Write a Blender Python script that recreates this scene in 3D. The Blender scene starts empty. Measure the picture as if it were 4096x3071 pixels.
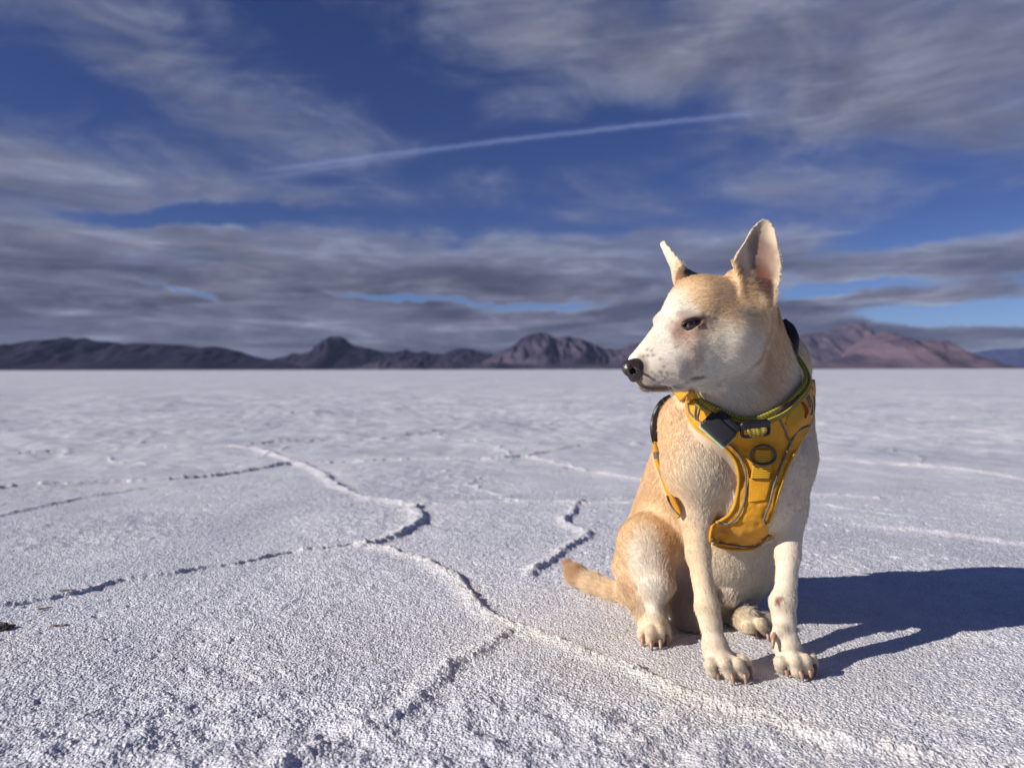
import bpy, math, random
import numpy as np
from mathutils import Vector, Matrix, kdtree

SC = bpy.context.scene
COL = SC.collection
RAD = math.radians
rng = np.random.default_rng(7)

# ------------------------------------------------------------------ camera
CAM_H = 0.45
FPX = 3000.0                        # focal length in pixels of the 4096 px wide picture
PITCH = math.atan(57.5 / FPX)       # looking slightly down
ROLL = RAD(-0.10)
cam_d = bpy.data.cameras.new("camera")
cam = bpy.data.objects.new("camera", cam_d)
COL.objects.link(cam)
SC.camera = cam
cam_d.sensor_width = 36.0
cam_d.lens = FPX / 4096.0 * 36.0
cam_d.clip_start = 0.02
cam_d.clip_end = 200000.0
CAM_M = Matrix.Translation((0, 0, CAM_H)) @ Matrix.Rotation(RAD(90) - PITCH, 4, 'X') @ Matrix.Rotation(ROLL, 4, 'Z')
cam.matrix_world = CAM_M
cam_d.dof.use_dof = True
cam_d.dof.focus_distance = 1.12
cam_d.dof.aperture_fstop = 4.2

# ------------------------------------------------------------------ sun, sky, exposure
SUN_AZ_DIR = Vector((-0.935, -0.355, 0)).normalized()   # the sun stands to the left and a little behind the camera
SUN_EL = RAD(27.0)
sun_d = bpy.data.lights.new("sun", 'SUN')
sun_d.energy = 5.0
sun_d.angle = RAD(0.5)
sun_d.color = (1.0, 0.93, 0.84)
sun = bpy.data.objects.new("sun", sun_d)
COL.objects.link(sun)
to_sun = Vector((SUN_AZ_DIR.x * math.cos(SUN_EL), SUN_AZ_DIR.y * math.cos(SUN_EL), math.sin(SUN_EL)))
sun.rotation_euler = to_sun.to_track_quat('Z', 'Y').to_euler()
SC.view_settings.view_transform = 'Standard'
SC.view_settings.look = 'None'
SC.view_settings.exposure = 0.22
SC.view_settings.gamma = 1.0
SC.render.engine = 'CYCLES'
SC.cycles.use_denoising = True
SC.cycles.max_bounces = 6
SC.cycles.transparent_max_bounces = 8
SC.cycles.sample_clamp_indirect = 6.0


class NG:
    """small helper for writing node graphs"""
    def __init__(s, tree):
        s.t = tree
        s.n = tree.nodes
        s.l = tree.links

    def node(s, typ, **kw):
        n = s.n.new(typ)
        for k, v in kw.items():
            setattr(n, k, v)
        return n

    def put(s, sock, v):
        if isinstance(v, bpy.types.NodeSocket):
            s.l.new(v, sock)
        elif v is not None:
            sock.default_value = v

    def math(s, op, a, b=None, c=None, clamp=False):
        n = s.node('ShaderNodeMath', operation=op, use_clamp=clamp)
        s.put(n.inputs[0], a)
        s.put(n.inputs[1], b)
        s.put(n.inputs[2], c)
        return n.outputs[0]

    def vmath(s, op, a, b=None, out=0):
        n = s.node('ShaderNodeVectorMath', operation=op)
        s.put(n.inputs[0], a)
        s.put(n.inputs[1], b)
        return n.outputs[out]

    def noise(s, vec, scale, detail=4, rough=0.55, dist=0.0, out=0, dim='3D'):
        n = s.node('ShaderNodeTexNoise', noise_dimensions=dim)
        s.put(n.inputs['Vector'], vec)
        n.inputs['Scale'].default_value = scale
        n.inputs['Detail'].default_value = detail
        n.inputs['Roughness'].default_value = rough
        n.inputs['Distortion'].default_value = dist
        return n.outputs[out]

    def ramp(s, fac, stops, interp='LINEAR'):
        n = s.node('ShaderNodeValToRGB')
        s.put(n.inputs[0], fac)
        cr = n.color_ramp
        cr.interpolation = interp
        while len(cr.elements) < len(stops):
            cr.elements.new(0.5)
        for e, (p, c) in zip(cr.elements, stops):
            e.position = p
            e.color = (c[0], c[1], c[2], 1.0) if not isinstance(c, float) else (c, c, c, 1)
        return n.outputs[0]

    def smooth(s, v, a, b):
        n = s.node('ShaderNodeMapRange', interpolation_type='SMOOTHSTEP')
        s.put(n.inputs[0], v)
        n.inputs[1].default_value = a
        n.inputs[2].default_value = b
        return n.outputs[0]

    def mix(s, fac, a, b, blend='MIX'):
        n = s.node('ShaderNodeMix', data_type='RGBA', blend_type=blend)
        s.put(n.inputs[0], fac)
        for sock, v in ((n.inputs[6], a), (n.inputs[7], b)):
            if isinstance(v, (tuple, list)):
                v = (v[0], v[1], v[2], 1.0)
            s.put(sock, v)
        return n.outputs[2]


def azel(px, py):
    """direction (azimuth from +Y, elevation) of a picture point, in radians"""
    v = CAM_M.to_3x3() @ Vector(((px - 2048) / FPX, -(py - 1535.5) / FPX, -1.0))
    v.normalize()
    return math.atan2(v.x, v.y), math.asin(v.z)


def build_world():
    w = bpy.data.worlds.new("World")
    SC.world = w
    w.use_nodes = True
    g = NG(w.node_tree)
    g.n.clear()
    out = g.node('ShaderNodeOutputWorld')
    bg = g.node('ShaderNodeBackground')
    bg.inputs[1].default_value = 0.055
    g.l.new(bg.outputs[0], out.inputs[0])
    sky = g.node('ShaderNodeTexSky', sky_type='NISHITA')
    sky.sun_disc = False
    sky.sun_elevation = SUN_EL
    # nishita: rotation 0 puts the sun at +Y, growing clockwise seen from above
    sky.sun_rotation = math.atan2(SUN_AZ_DIR.x, SUN_AZ_DIR.y)
    sky.altitude = 1300
    sky.air_density = 1.0
    sky.dust_density = 0.3
    sky.ozone_density = 3.0
    tc = g.node('ShaderNodeTexCoord')
    d = g.vmath('NORMALIZE', tc.outputs['Generated'])
    sep = g.node('ShaderNodeSeparateXYZ')
    g.l.new(d, sep.inputs[0])
    x, y, z = sep.outputs
    az = g.math('ARCTAN2', x, y)
    el = g.math('ARCSINE', z)
    comb = g.node('ShaderNodeCombineXYZ')
    g.l.new(az, comb.inputs[0])
    g.l.new(el, comb.inputs[1])
    ae = comb.outputs[0]
    # coordinates on a flat cloud layer overhead: clouds stretch out towards the horizon
    zz = g.math('ADD', g.math('MAXIMUM', z, 0.0), 0.10)
    lay = g.node('ShaderNodeCombineXYZ')
    g.put(lay.inputs[0], g.math('DIVIDE', x, zz))
    g.put(lay.inputs[1], g.math('DIVIDE', y, zz))
    layer = lay.outputs[0]

    wn = g.noise(ae, 7.0, 5, 0.6, out=1)
    wo = g.node('ShaderNodeVectorMath', operation='MULTIPLY')
    g.l.new(g.vmath('SUBTRACT', wn, (.5, .5, .5)), wo.inputs[0]); wo.inputs[1].default_value = (.16, .05, 0)
    aew = g.vmath('ADD', ae, wo.outputs[0])

    def blob(px, py, rx, ry, rot, amp):
        """soft elliptical patch of cloud (amp > 0) or clear sky (amp < 0); sizes in degrees-like picture units"""
        a0, e0 = azel(px, py)
        m = g.node('ShaderNodeMapping', vector_type='TEXTURE')
        g.l.new(aew, m.inputs[0])
        m.inputs[1].default_value = (a0, e0, 0)
        m.inputs[2].default_value = (0, 0, RAD(rot))
        m.inputs[3].default_value = (rx / FPX, ry / FPX, 1)
        q = g.vmath('DOT_PRODUCT', m.outputs[0], m.outputs[0], out=1)
        e = g.math('EXPONENT', g.math('MULTIPLY', q, -1.0))
        return g.math('MULTIPLY', e, amp)

    blobs = [
        # px, py, rx, ry, tilt, amount
        (500, 170, 720, 170, -28, 0.72), (950, 60, 260, 110, -35, 0.38), (1000, 430, 700, 110, -14, 0.30),
        (500, 450, 420, 60, -3, 0.32), (200, 700, 800, 130, -8, 0.85), (900, 790, 560, 80, -14, 0.35),
        (0, 1250, 2600, 330, -5, 1.1), (1700, 1180, 1500, 170, -5, 0.6),
        (3300, 170, 1400, 340, -6, 1.0), (3700, 500, 700, 190, -14, 0.62), (2300, 120, 800, 140, -12, 0.42),
        (3000, 1010, 850, 130, -3, 0.72), (3900, 1080, 500, 100, 0, 0.55), (2450, 830, 420, 60, 2, 0.30),
        (3100, 1250, 1500, 130, -2, 0.7), (1900, 700, 500, 60, 0, 0.22), (3200, 760, 700, 50, 10, 0.24),
        (1250, 800, 330, 60, -12, 0.30), (3700, 1330, 900, 50, -2, 0.75), (2100, 1000, 500, 60, 0, 0.22),
        # clear patches
        (250, 340, 520, 80, -8, -0.55), (1350, 200, 700, 120, -25, -0.40), (2500, 500, 900, 110, 12, -0.50),
        (1500, 880, 900, 60, 2, -0.42), (800, 866, 380, 30, 4, -1.5), (2450, 920, 600, 40, 8, -0.25),
        (1650, 1190, 330, 13, -4, -1.8), (2150, 1222, 280, 20, 3, -1.5), (3950, 1262, 380, 36, -5, -2.4),
        (3800, 910, 460, 60, 10, -0.9), (3380, 1145, 300, 24, 0, -1.4), (720, 1150, 110, 9, -15, -1.2),
        (3300, 640, 500, 60, -8, -0.35), (3500, 1020, 120, 30, 0, 0.1), (3200, 1165, 200, 14, 4, -0.5),
        (2000, 620, 700, 70, 10, -0.25),
    ]
    tot = None
    for b in blobs:
        e = blob(*b)
        tot = e if tot is None else g.math('ADD', tot, e)
    # contrail: narrow arc traced through a few points, two strands at its old end
    def trail(p0, p1, p2, w, amp, seed):
        (a0, e0), (a1, e1), (a2, e2) = azel(*p0), azel(*p1), azel(*p2)
        # parabola el = A + B*az + C*az^2 through the three points
        M = np.array([[1, a0, a0 * a0], [1, a1, a1 * a1], [1, a2, a2 * a2]])
        A, B, C = np.linalg.solve(M, np.array([e0, e1, e2]))
        fit = g.math('ADD', g.math('MULTIPLY', g.math('ADD', g.math('MULTIPLY', az, float(C)), float(B)), az), float(A))
        wob = g.math('MULTIPLY', g.math('SUBTRACT', g.noise(ae, 60 + seed, 3, 0.6), 0.5), 0.0045)
        dd = g.math('DIVIDE', g.math('SUBTRACT', g.math('ADD', el, wob), fit), w / FPX)
        core = g.math('EXPONENT', g.math('MULTIPLY', g.math('MULTIPLY', dd, dd), -1.0))
        lo = g.smooth(az, a0 - 0.01, a0 + 0.12)
        hi = g.math('SUBTRACT', 1.0, g.smooth(az, a2 - 0.14, a2 + 0.02))
        m = g.math('MULTIPLY', g.math('MULTIPLY', core, lo), hi)
        nz = g.math('ADD', g.math('MULTIPLY', g.noise(ae, 25 + seed, 4, 0.6), 0.8), 0.55)
        return g.math('MULTIPLY', g.math('MULTIPLY', m, nz), amp)
    t1 = trail((930, 700), (2000, 565), (3230, 432), 9, 0.46, 0)
    t2 = trail((960, 735), (1500, 640), (2300, 527), 9, 0.26, 7)
    con = g.math('MAXIMUM', t1, t2)

    warp = g.noise(layer, 0.9, 3, 0.55, out=1)
    wv = g.vmath('SCALE', g.vmath('SUBTRACT', warp, (0.5, 0.5, 0.5)))
    wv.node.inputs[3].default_value = 0.8
    lay2 = g.vmath('ADD', layer, wv)
    mp = g.node('ShaderNodeMapping')
    g.l.new(lay2, mp.inputs[0])
    mp.inputs[2].default_value = (0, 0, RAD(24))
    mp.inputs[3].default_value = (1.0, 1.6, 1.0)
    n1 = g.noise(mp.outputs[0], 0.6, 7, 0.58)
    # billows in angular space, tilted the way the banks lie
    def billow(scale, det, rough, tilt, sx, sy, dist, off=0.0):
        m = g.node('ShaderNodeMapping')
        g.l.new(ae, m.inputs[0])
        m.inputs[1].default_value = (off, off, 0)
        m.inputs[2].default_value = (0, 0, RAD(tilt))
        m.inputs[3].default_value = (sx, sy, 1.0)
        return g.noise(m.outputs[0], scale, det, rough, dist)
    n3 = billow(5.5, 7, 0.58, 10, 1.0, 2.3, 0.7)
    n4 = billow(17.0, 6, 0.6, 8, 1.0, 2.8, 0.9, 3.1)
    nn = g.math('ADD', g.math('MULTIPLY', g.math('SUBTRACT', n1, 0.5), 1.3),
                g.math('ADD', g.math('MULTIPLY', g.math('SUBTRACT', n3, 0.5), 1.9),
                       g.math('MULTIPLY', g.math('SUBTRACT', n4, 0.5), 0.5)))
    dens = g.math('ADD', tot, nn)
    low = g.smooth(el, 0.26, 0.06)
    cov_hi = g.smooth(dens, -0.15, 1.25)
    cov_lo = g.smooth(dens, 0.12, 0.72)
    cov = g.math('ADD', g.math('MULTIPLY', cov_lo, low), g.math('MULTIPLY', cov_hi, g.math('SUBTRACT', 1.0, low)))
    thick = g.smooth(dens, 0.35, 1.2)
    opac = g.math('MULTIPLY', cov, g.math('ADD', g.math('MULTIPLY', low, 0.12), 0.86))
    s1 = billow(4.6, 6, 0.6, 5, 1.0, 7.0, 0.6, 1.7)
    s2 = billow(11.0, 5, 0.6, 6, 1.0, 5.0, 0.8, 5.2)
    shade = g.math('ADD', g.math('MULTIPLY', s1, 0.85), g.math('ADD', g.math('MULTIPLY', s2, 0.35), g.math('MULTIPLY', n3, 0.25)))
    # thin edges catch the light, thick middles stay dark
    shade = g.math('ADD', shade, g.math('MULTIPLY', g.math('SUBTRACT', 1.0, thick), 0.10))
    ccol = g.ramp(shade, [(0.60, (0.058, 0.060, 0.105)), (0.70, (0.115, 0.119, 0.178)),
                          (0.81, (0.200, 0.208, 0.285)), (0.92, (0.36, 0.395, 0.51)), (1.0, (0.60, 0.66, 0.80))])
    ccol = g.mix(g.math('MULTIPLY', g.math('SUBTRACT', 1.0, low), 0.60), ccol, g.ramp(n3, [(.38, (0.17, 0.185, 0.27)), (.62, (0.36, 0.385, 0.50))]))
    ccol = g.mix(g.math('MULTIPLY', g.math('SUBTRACT', 1.0, thick), 0.30), ccol, (0.26, 0.31, 0.48))
    K = 13.5
    sc = g.node('ShaderNodeVectorMath', operation='SCALE')
    g.put(sc.inputs[0], ccol)
    sc.inputs[3].default_value = K
    tint = g.mix(g.smooth(el, 0.20, 0.05), (0.45, 0.51, 0.90), (0.62, 0.76, 1.2))
    skyc = g.mix(1.0, sky.outputs[0], tint, 'MULTIPLY')
    both = g.mix(opac, skyc, sc.outputs[0])
    both = g.mix(g.math('MULTIPLY', con, 0.85, clamp=True), both, (4.4, 5.4, 9.6))
    g.put(bg.inputs[0], both)
    return w


build_world()

# ------------------------------------------------------------------ helpers: geometry

def P(px, py, D):
    """world point seen at picture position (px, py) of the 4096 px picture, at distance D along +Y"""
    v = CAM_M.to_3x3() @ Vector(((px - 2048) / FPX, -(py - 1535.5) / FPX, -1.0))
    v = v * (D / v.y)
    return np.array((v.x, v.y, v.z + CAM_H))


def G(px, py):
    """ground point (z = 0) seen at picture position"""
    v = CAM_M.to_3x3() @ Vector(((px - 2048) / FPX, -(py - 1535.5) / FPX, -1.0))
    t = -CAM_H / v.z
    return np.array((v.x * t, v.y * t, 0.0))


def mesh_obj(name, verts, faces, mat=None, parent=None, smooth=True, uv=None, mats=None, midx=None):
    me = bpy.data.meshes.new(name)
    verts = np.asarray(verts, dtype=np.float32)
    if isinstance(faces, np.ndarray):
        nf, k = faces.shape
        me.vertices.add(len(verts))
        me.vertices.foreach_set('co', verts.ravel())
        me.loops.add(nf * k)
        me.loops.foreach_set('vertex_index', faces.ravel().astype(np.int32))
        me.polygons.add(nf)
        me.polygons.foreach_set('loop_start', (np.arange(nf) * k).astype(np.int32))
        me.polygons.foreach_set('loop_total', np.full(nf, k, dtype=np.int32))
        me.update(calc_edges=True)
    else:
        me.from_pydata([tuple(v) for v in verts], [], faces)
        me.update()
    me.validate()
    if smooth:
        me.polygons.foreach_set('use_smooth', np.ones(len(me.polygons), dtype=bool))
    if uv is not None:
        ul = me.uv_layers.new(name='UVMap')
        li = np.empty(len(me.loops), dtype=np.int32)
        me.loops.foreach_get('vertex_index', li)
        ul.data.foreach_set('uv', np.asarray(uv, dtype=np.float32)[li].ravel())
    o = bpy.data.objects.new(name, me)
    COL.objects.link(o)
    if mat is not None:
        me.materials.append(mat)
    if parent is not None:
        o.parent = parent
    return o


def tag(o, label=None, cat=None, group=None, kind=None):
    if label: o['label'] = label
    if cat: o['category'] = cat
    if group: o['group'] = group
    if kind: o['kind'] = kind
    return o


def attr(o, name, data, typ='FLOAT_COLOR', dom='POINT'):
    a = o.data.attributes.new(name, typ, dom)
    if typ == 'FLOAT_COLOR':
        d = np.ones((len(data), 4), dtype=np.float32)
        d[:, :3] = data
        a.data.foreach_set('color', d.ravel())
    else:
        a.data.foreach_set('value', np.asarray(data, dtype=np.float32))


def principled(name, col=(0.5, 0.5, 0.5), rough=0.6, spec=0.5, metal=0.0):
    m = bpy.data.materials.new(name)
    m.use_nodes = True
    g = NG(m.node_tree)
    b = m.node_tree.nodes['Principled BSDF']
    b.inputs['Base Color'].default_value = (*col, 1)
    b.inputs['Roughness'].default_value = rough
    b.inputs['Specular IOR Level'].default_value = spec
    b.inputs['Metallic'].default_value = metal
    return m, g, b


def bump(g, b, height, strength=0.3, dist=0.002):
    n = g.node('ShaderNodeBump')
    n.inputs['Strength'].default_value = strength
    n.inputs['Distance'].default_value = dist
    g.put(n.inputs['Height'], height)
    g.l.new(n.outputs[0], b.inputs['Normal'])
    return n


# numpy gradient noise
def _h(ix, iy, iz, seed):
    h = (ix * 374761393 + iy * 668265263 + iz * 2147483647 * 3 + seed * 974634777) & 0xFFFFFFFF
    h = ((h ^ (h >> 13)) * 1274126177) & 0xFFFFFFFF
    return h ^ (h >> 16)


def perlin2(x, y, seed=0):
    x0 = np.floor(x).astype(np.int64); y0 = np.floor(y).astype(np.int64)
    fx = (x - x0).astype(np.float32); fy = (y - y0).astype(np.float32)
    u = fx * fx * fx * (fx * (fx * 6 - 15) + 10); v = fy * fy * fy * (fy * (fy * 6 - 15) + 10)
    r = []
    for dy in (0, 1):
        for dx in (0, 1):
            a = _h(x0 + dx, y0 + dy, 0, seed).astype(np.float32) * (2 * math.pi / 4294967296.0)
            r.append(np.cos(a) * (fx - dx) + np.sin(a) * (fy - dy))
    a = r[0] + u * (r[1] - r[0]); b = r[2] + u * (r[3] - r[2])
    return (a + v * (b - a)) * 1.5


def vnoise3(p, scale, seed=0):
    q = p * scale
    i = np.floor(q).astype(np.int64); f = q - i
    u = f * f * (3 - 2 * f)
    acc = 0
    for dx in (0, 1):
        for dy in (0, 1):
            for dz in (0, 1):
                h = _h(i[:, 0] + dx, i[:, 1] + dy, i[:, 2] + dz, seed) / 4294967296.0
                w = (u[:, 0] if dx else 1 - u[:, 0]) * (u[:, 1] if dy else 1 - u[:, 1]) * (u[:, 2] if dz else 1 - u[:, 2])
                acc = acc + w * h
    return acc * 2 - 1


def sstep(x, a, b):
    t = np.clip((x - a) / (b - a), 0, 1)
    return t * t * (3 - 2 * t)


# ------------------------------------------------------------------ the salt flat
DISP = 1.8525      # ridge points below were read off a 2211 px wide view
RIDGES = [
    # points (px, py), height m, half width m, yellow stain
    ([(480, 965), (560, 975), (640, 1000), (700, 1025), (715, 1040), (745, 1062), (800, 1078), (860, 1085), (895, 1092),
      (912, 1115), (900, 1130), (860, 1155), (810, 1175), (795, 1178)], .022, .032, .7),
    ([(795, 1178), (830, 1185), (900, 1205), (960, 1230), (1000, 1265), (1020, 1290), (1060, 1325), (1100, 1345),
      (1180, 1375), (1260, 1405), (1340, 1435), (1400, 1465), (1480, 1495), (1560, 1520), (1650, 1545), (1760, 1580),
      (1900, 1610), (2050, 1640), (2211, 1668), (2500, 1720)], .015, .021, 1.0),
    ([(795, 1178), (760, 1178), (640, 1192), (540, 1210), (440, 1225), (380, 1235), (260, 1252), (200, 1270),
      (100, 1290), (0, 1305), (-300, 1345)], .014, .018, .15),
    ([(1100, 1360), (1085, 1370), (1020, 1410), (960, 1450), (920, 1500), (880, 1535), (820, 1570), (700, 1620),
      (560, 1680)], .0115, .027, .35),
    ([(1255, 1080), (1235, 1100), (1225, 1130), (1275, 1155), (1225, 1185), (1195, 1210), (1150, 1240)], .016, .025, .35),
    ([(912, 1090), (1000, 1084), (1100, 1080), (1255, 1080), (1370, 1072), (1600, 1060), (1900, 1075)], .014, .026, .3),
    ([(-300, 1075), (0, 1060), (130, 1050), (300, 1040), (450, 1030), (560, 1015), (620, 1005), (720, 1000), (900, 993),
      (1060, 990), (1135, 985)], .022, .036, .2),
    ([(-200, 1160), (0, 1115), (120, 1090), (220, 1072), (300, 1060)], .012, .026, .1),
    ([(-200, 992), (0, 985), (200, 975), (500, 968), (680, 955), (820, 950), (900, 938), (1000, 925), (1100, 915),
      (1300, 905)], .024, .045, .2),
    ([(1380, 958), (1250, 965), (1135, 985), (1220, 1005), (1300, 1020), (1380, 1035), (1500, 1050)], .018, .035, .6),
    ([(1600, 978), (1775, 985), (1900, 995), (2050, 1005), (2211, 1025), (2500, 1050)], .018, .034, .6),
    ([(1850, 1130), (2000, 1145), (2211, 1170), (2500, 1210)], .012, .022, .5),
    ([(1700, 918), (1780, 915), (1950, 905), (2211, 900), (2500, 890)], .024, .05, .2),
    ([(-100, 915), (0, 910), (300, 905), (600, 895), (800, 885), (1000, 880)], .028, .06, .1),
    ([(150, 948), (330, 940), (700, 930), (820, 915)], .02, .045, .1),
    ([(-100, 880), (300, 872), (700, 868), (1100, 860), (1500, 858)], .03, .08, .1),
    ([(1500, 885), (1800, 878), (2300, 872)], .03, .08, .1),
    ([(-200, 850), (500, 846), (1200, 843), (2300, 845)], .035, .12, .1),
    ([(-200, 832), (900, 830), (2300, 828)], .035, .16, .1),
]


CRACK = {2: .75, 6: 1.0, 7: .8, 8: .9, 9: .5, 5: .5, 12: .7, 13: .8, 14: .8, 15: .7, 16: .6}


def ridge_fields(X, Y, SP):
    """height, stain and lumpiness of the pressure ridges at ground points"""
    hgt = np.zeros_like(X); stain = np.zeros_like(X); rough = np.zeros_like(X)
    wx = X + 0.014 * perlin2(X * 9, Y * 9, 5) + 0.003 * perlin2(X * 45, Y * 45, 6)
    wy = Y + 0.014 * perlin2(X * 9, Y * 9, 15) + 0.003 * perlin2(X * 45, Y * 45, 16)
    breakup = 0.80 + 0.30 * perlin2(X * 7, Y * 7, 21) + 0.14 * perlin2(X * 38, Y * 38, 22) + 0.22 * perlin2(X * 95, Y * 95, 23) * sstep(SP, .006, .003)
    breakup = np.clip(breakup, 0.12, 1.4)
    for ri, (pts, h, w, st) in enumerate(RIDGES):
        W = np.array([G(a * DISP, b * DISP)[:2] for a, b in pts])
        lo = W.min(0) - 0.4; hi = W.max(0) + 0.4
        m = (X > lo[0]) & (X < hi[0]) & (Y > lo[1]) & (Y < hi[1])
        if not m.any():
            continue
        xs, ys = wx[m], wy[m]
        best = np.full(xs.shape, 9.0, dtype=np.float32)
        side = np.zeros_like(best); nearer = np.zeros_like(best)
        for (ax, ay), (bx, by) in zip(W[:-1], W[1:]):
            ex, ey = bx - ax, by - ay
            t = np.clip(((xs - ax) * ex + (ys - ay) * ey) / (ex * ex + ey * ey + 1e-12), 0, 1)
            dx, dy = xs - ax - t * ex, ys - ay - t * ey
            dd = np.sqrt(dx * dx + dy * dy)
            s = -(dx * SUN_AZ_DIR.x + dy * SUN_AZ_DIR.y)
            k = dd < best
            best = np.where(k, dd, best); side = np.where(k, s, side); nearer = np.where(k, -dy, nearer)
        # steep on one side, gently thrust up on the other
        h = h * (.66 if w < .04 else .5); w = w * .72
        lee = np.clip(side / (best + 1e-4), -1, 1)
        nr = np.clip(nearer / (best + 1e-4) * 1.5, 0, 1)
        sp = SP[m]
        ww = np.maximum(w * (.85 - .40 * lee), 1.6 * sp)
        prof = np.exp(-(best / ww) ** 2)
        sl = -0.18 * np.exp(-((best - 1.7 * w) / w) ** 2)
        hh = h * (prof * breakup[m] + sl * np.clip(lee, 0, 1))
        ck = CRACK.get(ri, 0)
        if ck:
            # dark open crack under the near edge of the upthrust plate
            cw = np.maximum(max(.0045, w * .30), 1.5 * sp)
            gate = np.clip(perlin2(xs * 2.5, ys * 2.5, 80 + ri) * 1.0 + 1.0, 0, 1)
            tr = np.exp(-((best - cw * 1.1) / cw) ** 2) * nr * gate
            hh = hh * (1 - .4 * ck * nr) - ck * tr * max(.006, w * .32)
        hgt[m] = np.where(np.abs(hh) > np.abs(hgt[m]), hh, hgt[m])
        stain[m] = np.maximum(stain[m], .6 * st * np.exp(-(best / (w * 2.2)) ** 2))
        rough[m] = np.maximum(rough[m], prof)
    return hgt, stain, rough


def build_ground():
    # polar grid round the foot of the camera: fine where the picture looks closest
    u = np.concatenate([np.arange(1500, 700, -2.0), np.arange(700, 60, -0.6), np.arange(60, 8, -0.25)]) / 1.0
    # u: pixels below the horizon on a 1024 px frame x2
    r = CAM_H * 1500.0 / u
    r = np.concatenate([r, np.geomspace(r[-1] * 1.1, 16000, 40)])
    a_in = np.arange(-37, 37.001, 0.072)
    a_l = -37 - np.geomspace(0.1, 143, 60)
    ang = np.radians(np.concatenate([a_l[::-1], a_in, -a_l]))
    R, A = np.meshgrid(r, ang, indexing='ij')
    X = (R * np.sin(A)).astype(np.float64); Y = (R * np.cos(A)).astype(np.float64)
    sh = X.shape
    x, y, rr = X.ravel(), Y.ravel(), R.ravel()
    z = np.zeros_like(x)
    stain = np.zeros_like(x)
    near = rr < 70
    xn, yn, rn = x[near], y[near], rr[near]
    spac = np.maximum(rn * rn / (CAM_H * 1500) * np.where(rn < CAM_H * 1500 / 700, 2.0, 0.6) , rn * RAD(0.072))   # grid spacing there
    hz = 0.010 * perlin2(xn * 0.9, yn * 0.9, 1) + 0.006 * perlin2(xn * 2.4, yn * 2.4, 2)
    rh, st, rg = ridge_fields(xn, yn, spac)
    # clumpy crust, coarser and lumpier right in front
    lump = np.clip(0.40 + 0.8 * perlin2(xn * 1.7, yn * 1.7, 31) + 0.9 * sstep(yn, 1.15, 0.86) - 0.3 * sstep(xn, 0.1, .4) * sstep(yn, .95, 1.1), 0.12, 1.5)
    lump = np.maximum(lump, 0.8 * rg)
    # fuller foreground
    dd = np.sqrt(((xn - 0.33) / 0.30) ** 2 + ((yn - 1.22) / 0.26) ** 2)
    flat = 1 - 0.9 * sstep(dd, 1.3, 0.75)        # the packed patch where the dog sits
    hz *= flat
    fg = sstep(yn, 1.15, 0.85)
    for wl, amp, sd in ((0.12, .0034, 40), (0.055, .0036, 41), (0.028, .0019, 42), (0.013, .0013, 43), (0.0068, .0011, 44), (0.0040, .0008, 45)):
        att = sstep(wl / spac, 0.8, 2.5)
        n = perlin2(xn / wl + .3 * perlin2(xn / wl, yn / wl, sd + 60), yn / wl, sd)
        if wl < 0.04:
            n = np.where(n > .12, n * 1.5, n * .7)
        L = lump if wl > 0.02 else (0.75 + 0.15 * lump)
        hz += amp * n * L * att * (flat if wl > .02 else .6 + .4 * flat)
    pit = sstep(perlin2(xn / .034, yn / .034, 70) + .4 * perlin2(xn / .012, yn / .012, 71), .55, 1.0)
    hz -= .005 * pit * flat * sstep(perlin2(xn * 1.3, yn * 1.3, 72), -.3, .4) * sstep(.02 / spac, .8, 2.5)
    hz += rh * 1.0
    # faint polygon seams further out
    def polygons(cs, seed):
        qx = (xn + .10 * perlin2(xn * 3, yn * 3, seed) + .03 * perlin2(xn * 12, yn * 12, seed + 1)) / cs
        qy = (yn + .10 * perlin2(xn * 3, yn * 3, seed + 2) + .03 * perlin2(xn * 12, yn * 12, seed + 3)) / cs
        ix, iy = np.floor(qx).astype(np.int64), np.floor(qy).astype(np.int64)
        f1 = np.full(xn.shape, 9.0); f2 = f1.copy()
        for ax in (-1, 0, 1):
            for ay in (-1, 0, 1):
                hx = _h(ix + ax, iy + ay, 1, seed) / 4294967296.0; hy = _h(ix + ax, iy + ay, 2, seed) / 4294967296.0
                dd_ = np.hypot(ix + ax + hx - qx, iy + ay + hy - qy)
                f2 = np.where(dd_ < f1, f1, np.minimum(f2, dd_)); f1 = np.minimum(f1, dd_)
        return (f2 - f1) * cs
    pe = polygons(1.15, 301)
    pw = np.maximum(.022, 1.6 * spac)
    gate = sstep(perlin2(xn * .8, yn * .8, 310), -.25, .35) * (.5 + .5 * sstep(perlin2(xn * 9, yn * 9, 311), -.4, .4))
    hz += .0085 * np.exp(-(pe / pw) ** 2) * gate * sstep(yn, 1.9, 2.8) * sstep(rn, 40, 12)
    st = np.maximum(st, .25 * np.exp(-(pe / (pw * 1.5)) ** 2) * gate * sstep(yn, 1.9, 2.8))
    # far: long low relief, so the plain still has texture at grazing view
    far = sstep(rn, 2.0, 6.0)
    for wl, amp, sd in ((0.10, .006, 49), (0.22, .010, 50), (0.6, .012, 51), (1.6, .016, 52), (4.0, .03, 53)):
        hz += far * amp * perlin2(xn / wl, yn / wl, sd) * sstep(wl / spac, 0.5, 1.6)
    z[near] = hz * sstep(rn, 70, 40)
    # warm tint: brine stain by the ridges, scuffed ground round the dog
    t2 = 0.45 * sstep(perlin2(xn * 2.1, yn * 2.1, 61) + 0.5 * perlin2(xn * 9, yn * 9, 62), 0.1, 0.9)
    t3 = 0.55 * sstep(dd, 1.9, 0.6) * (0.7 + 0.5 * perlin2(xn * 14, yn * 14, 63))
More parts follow.
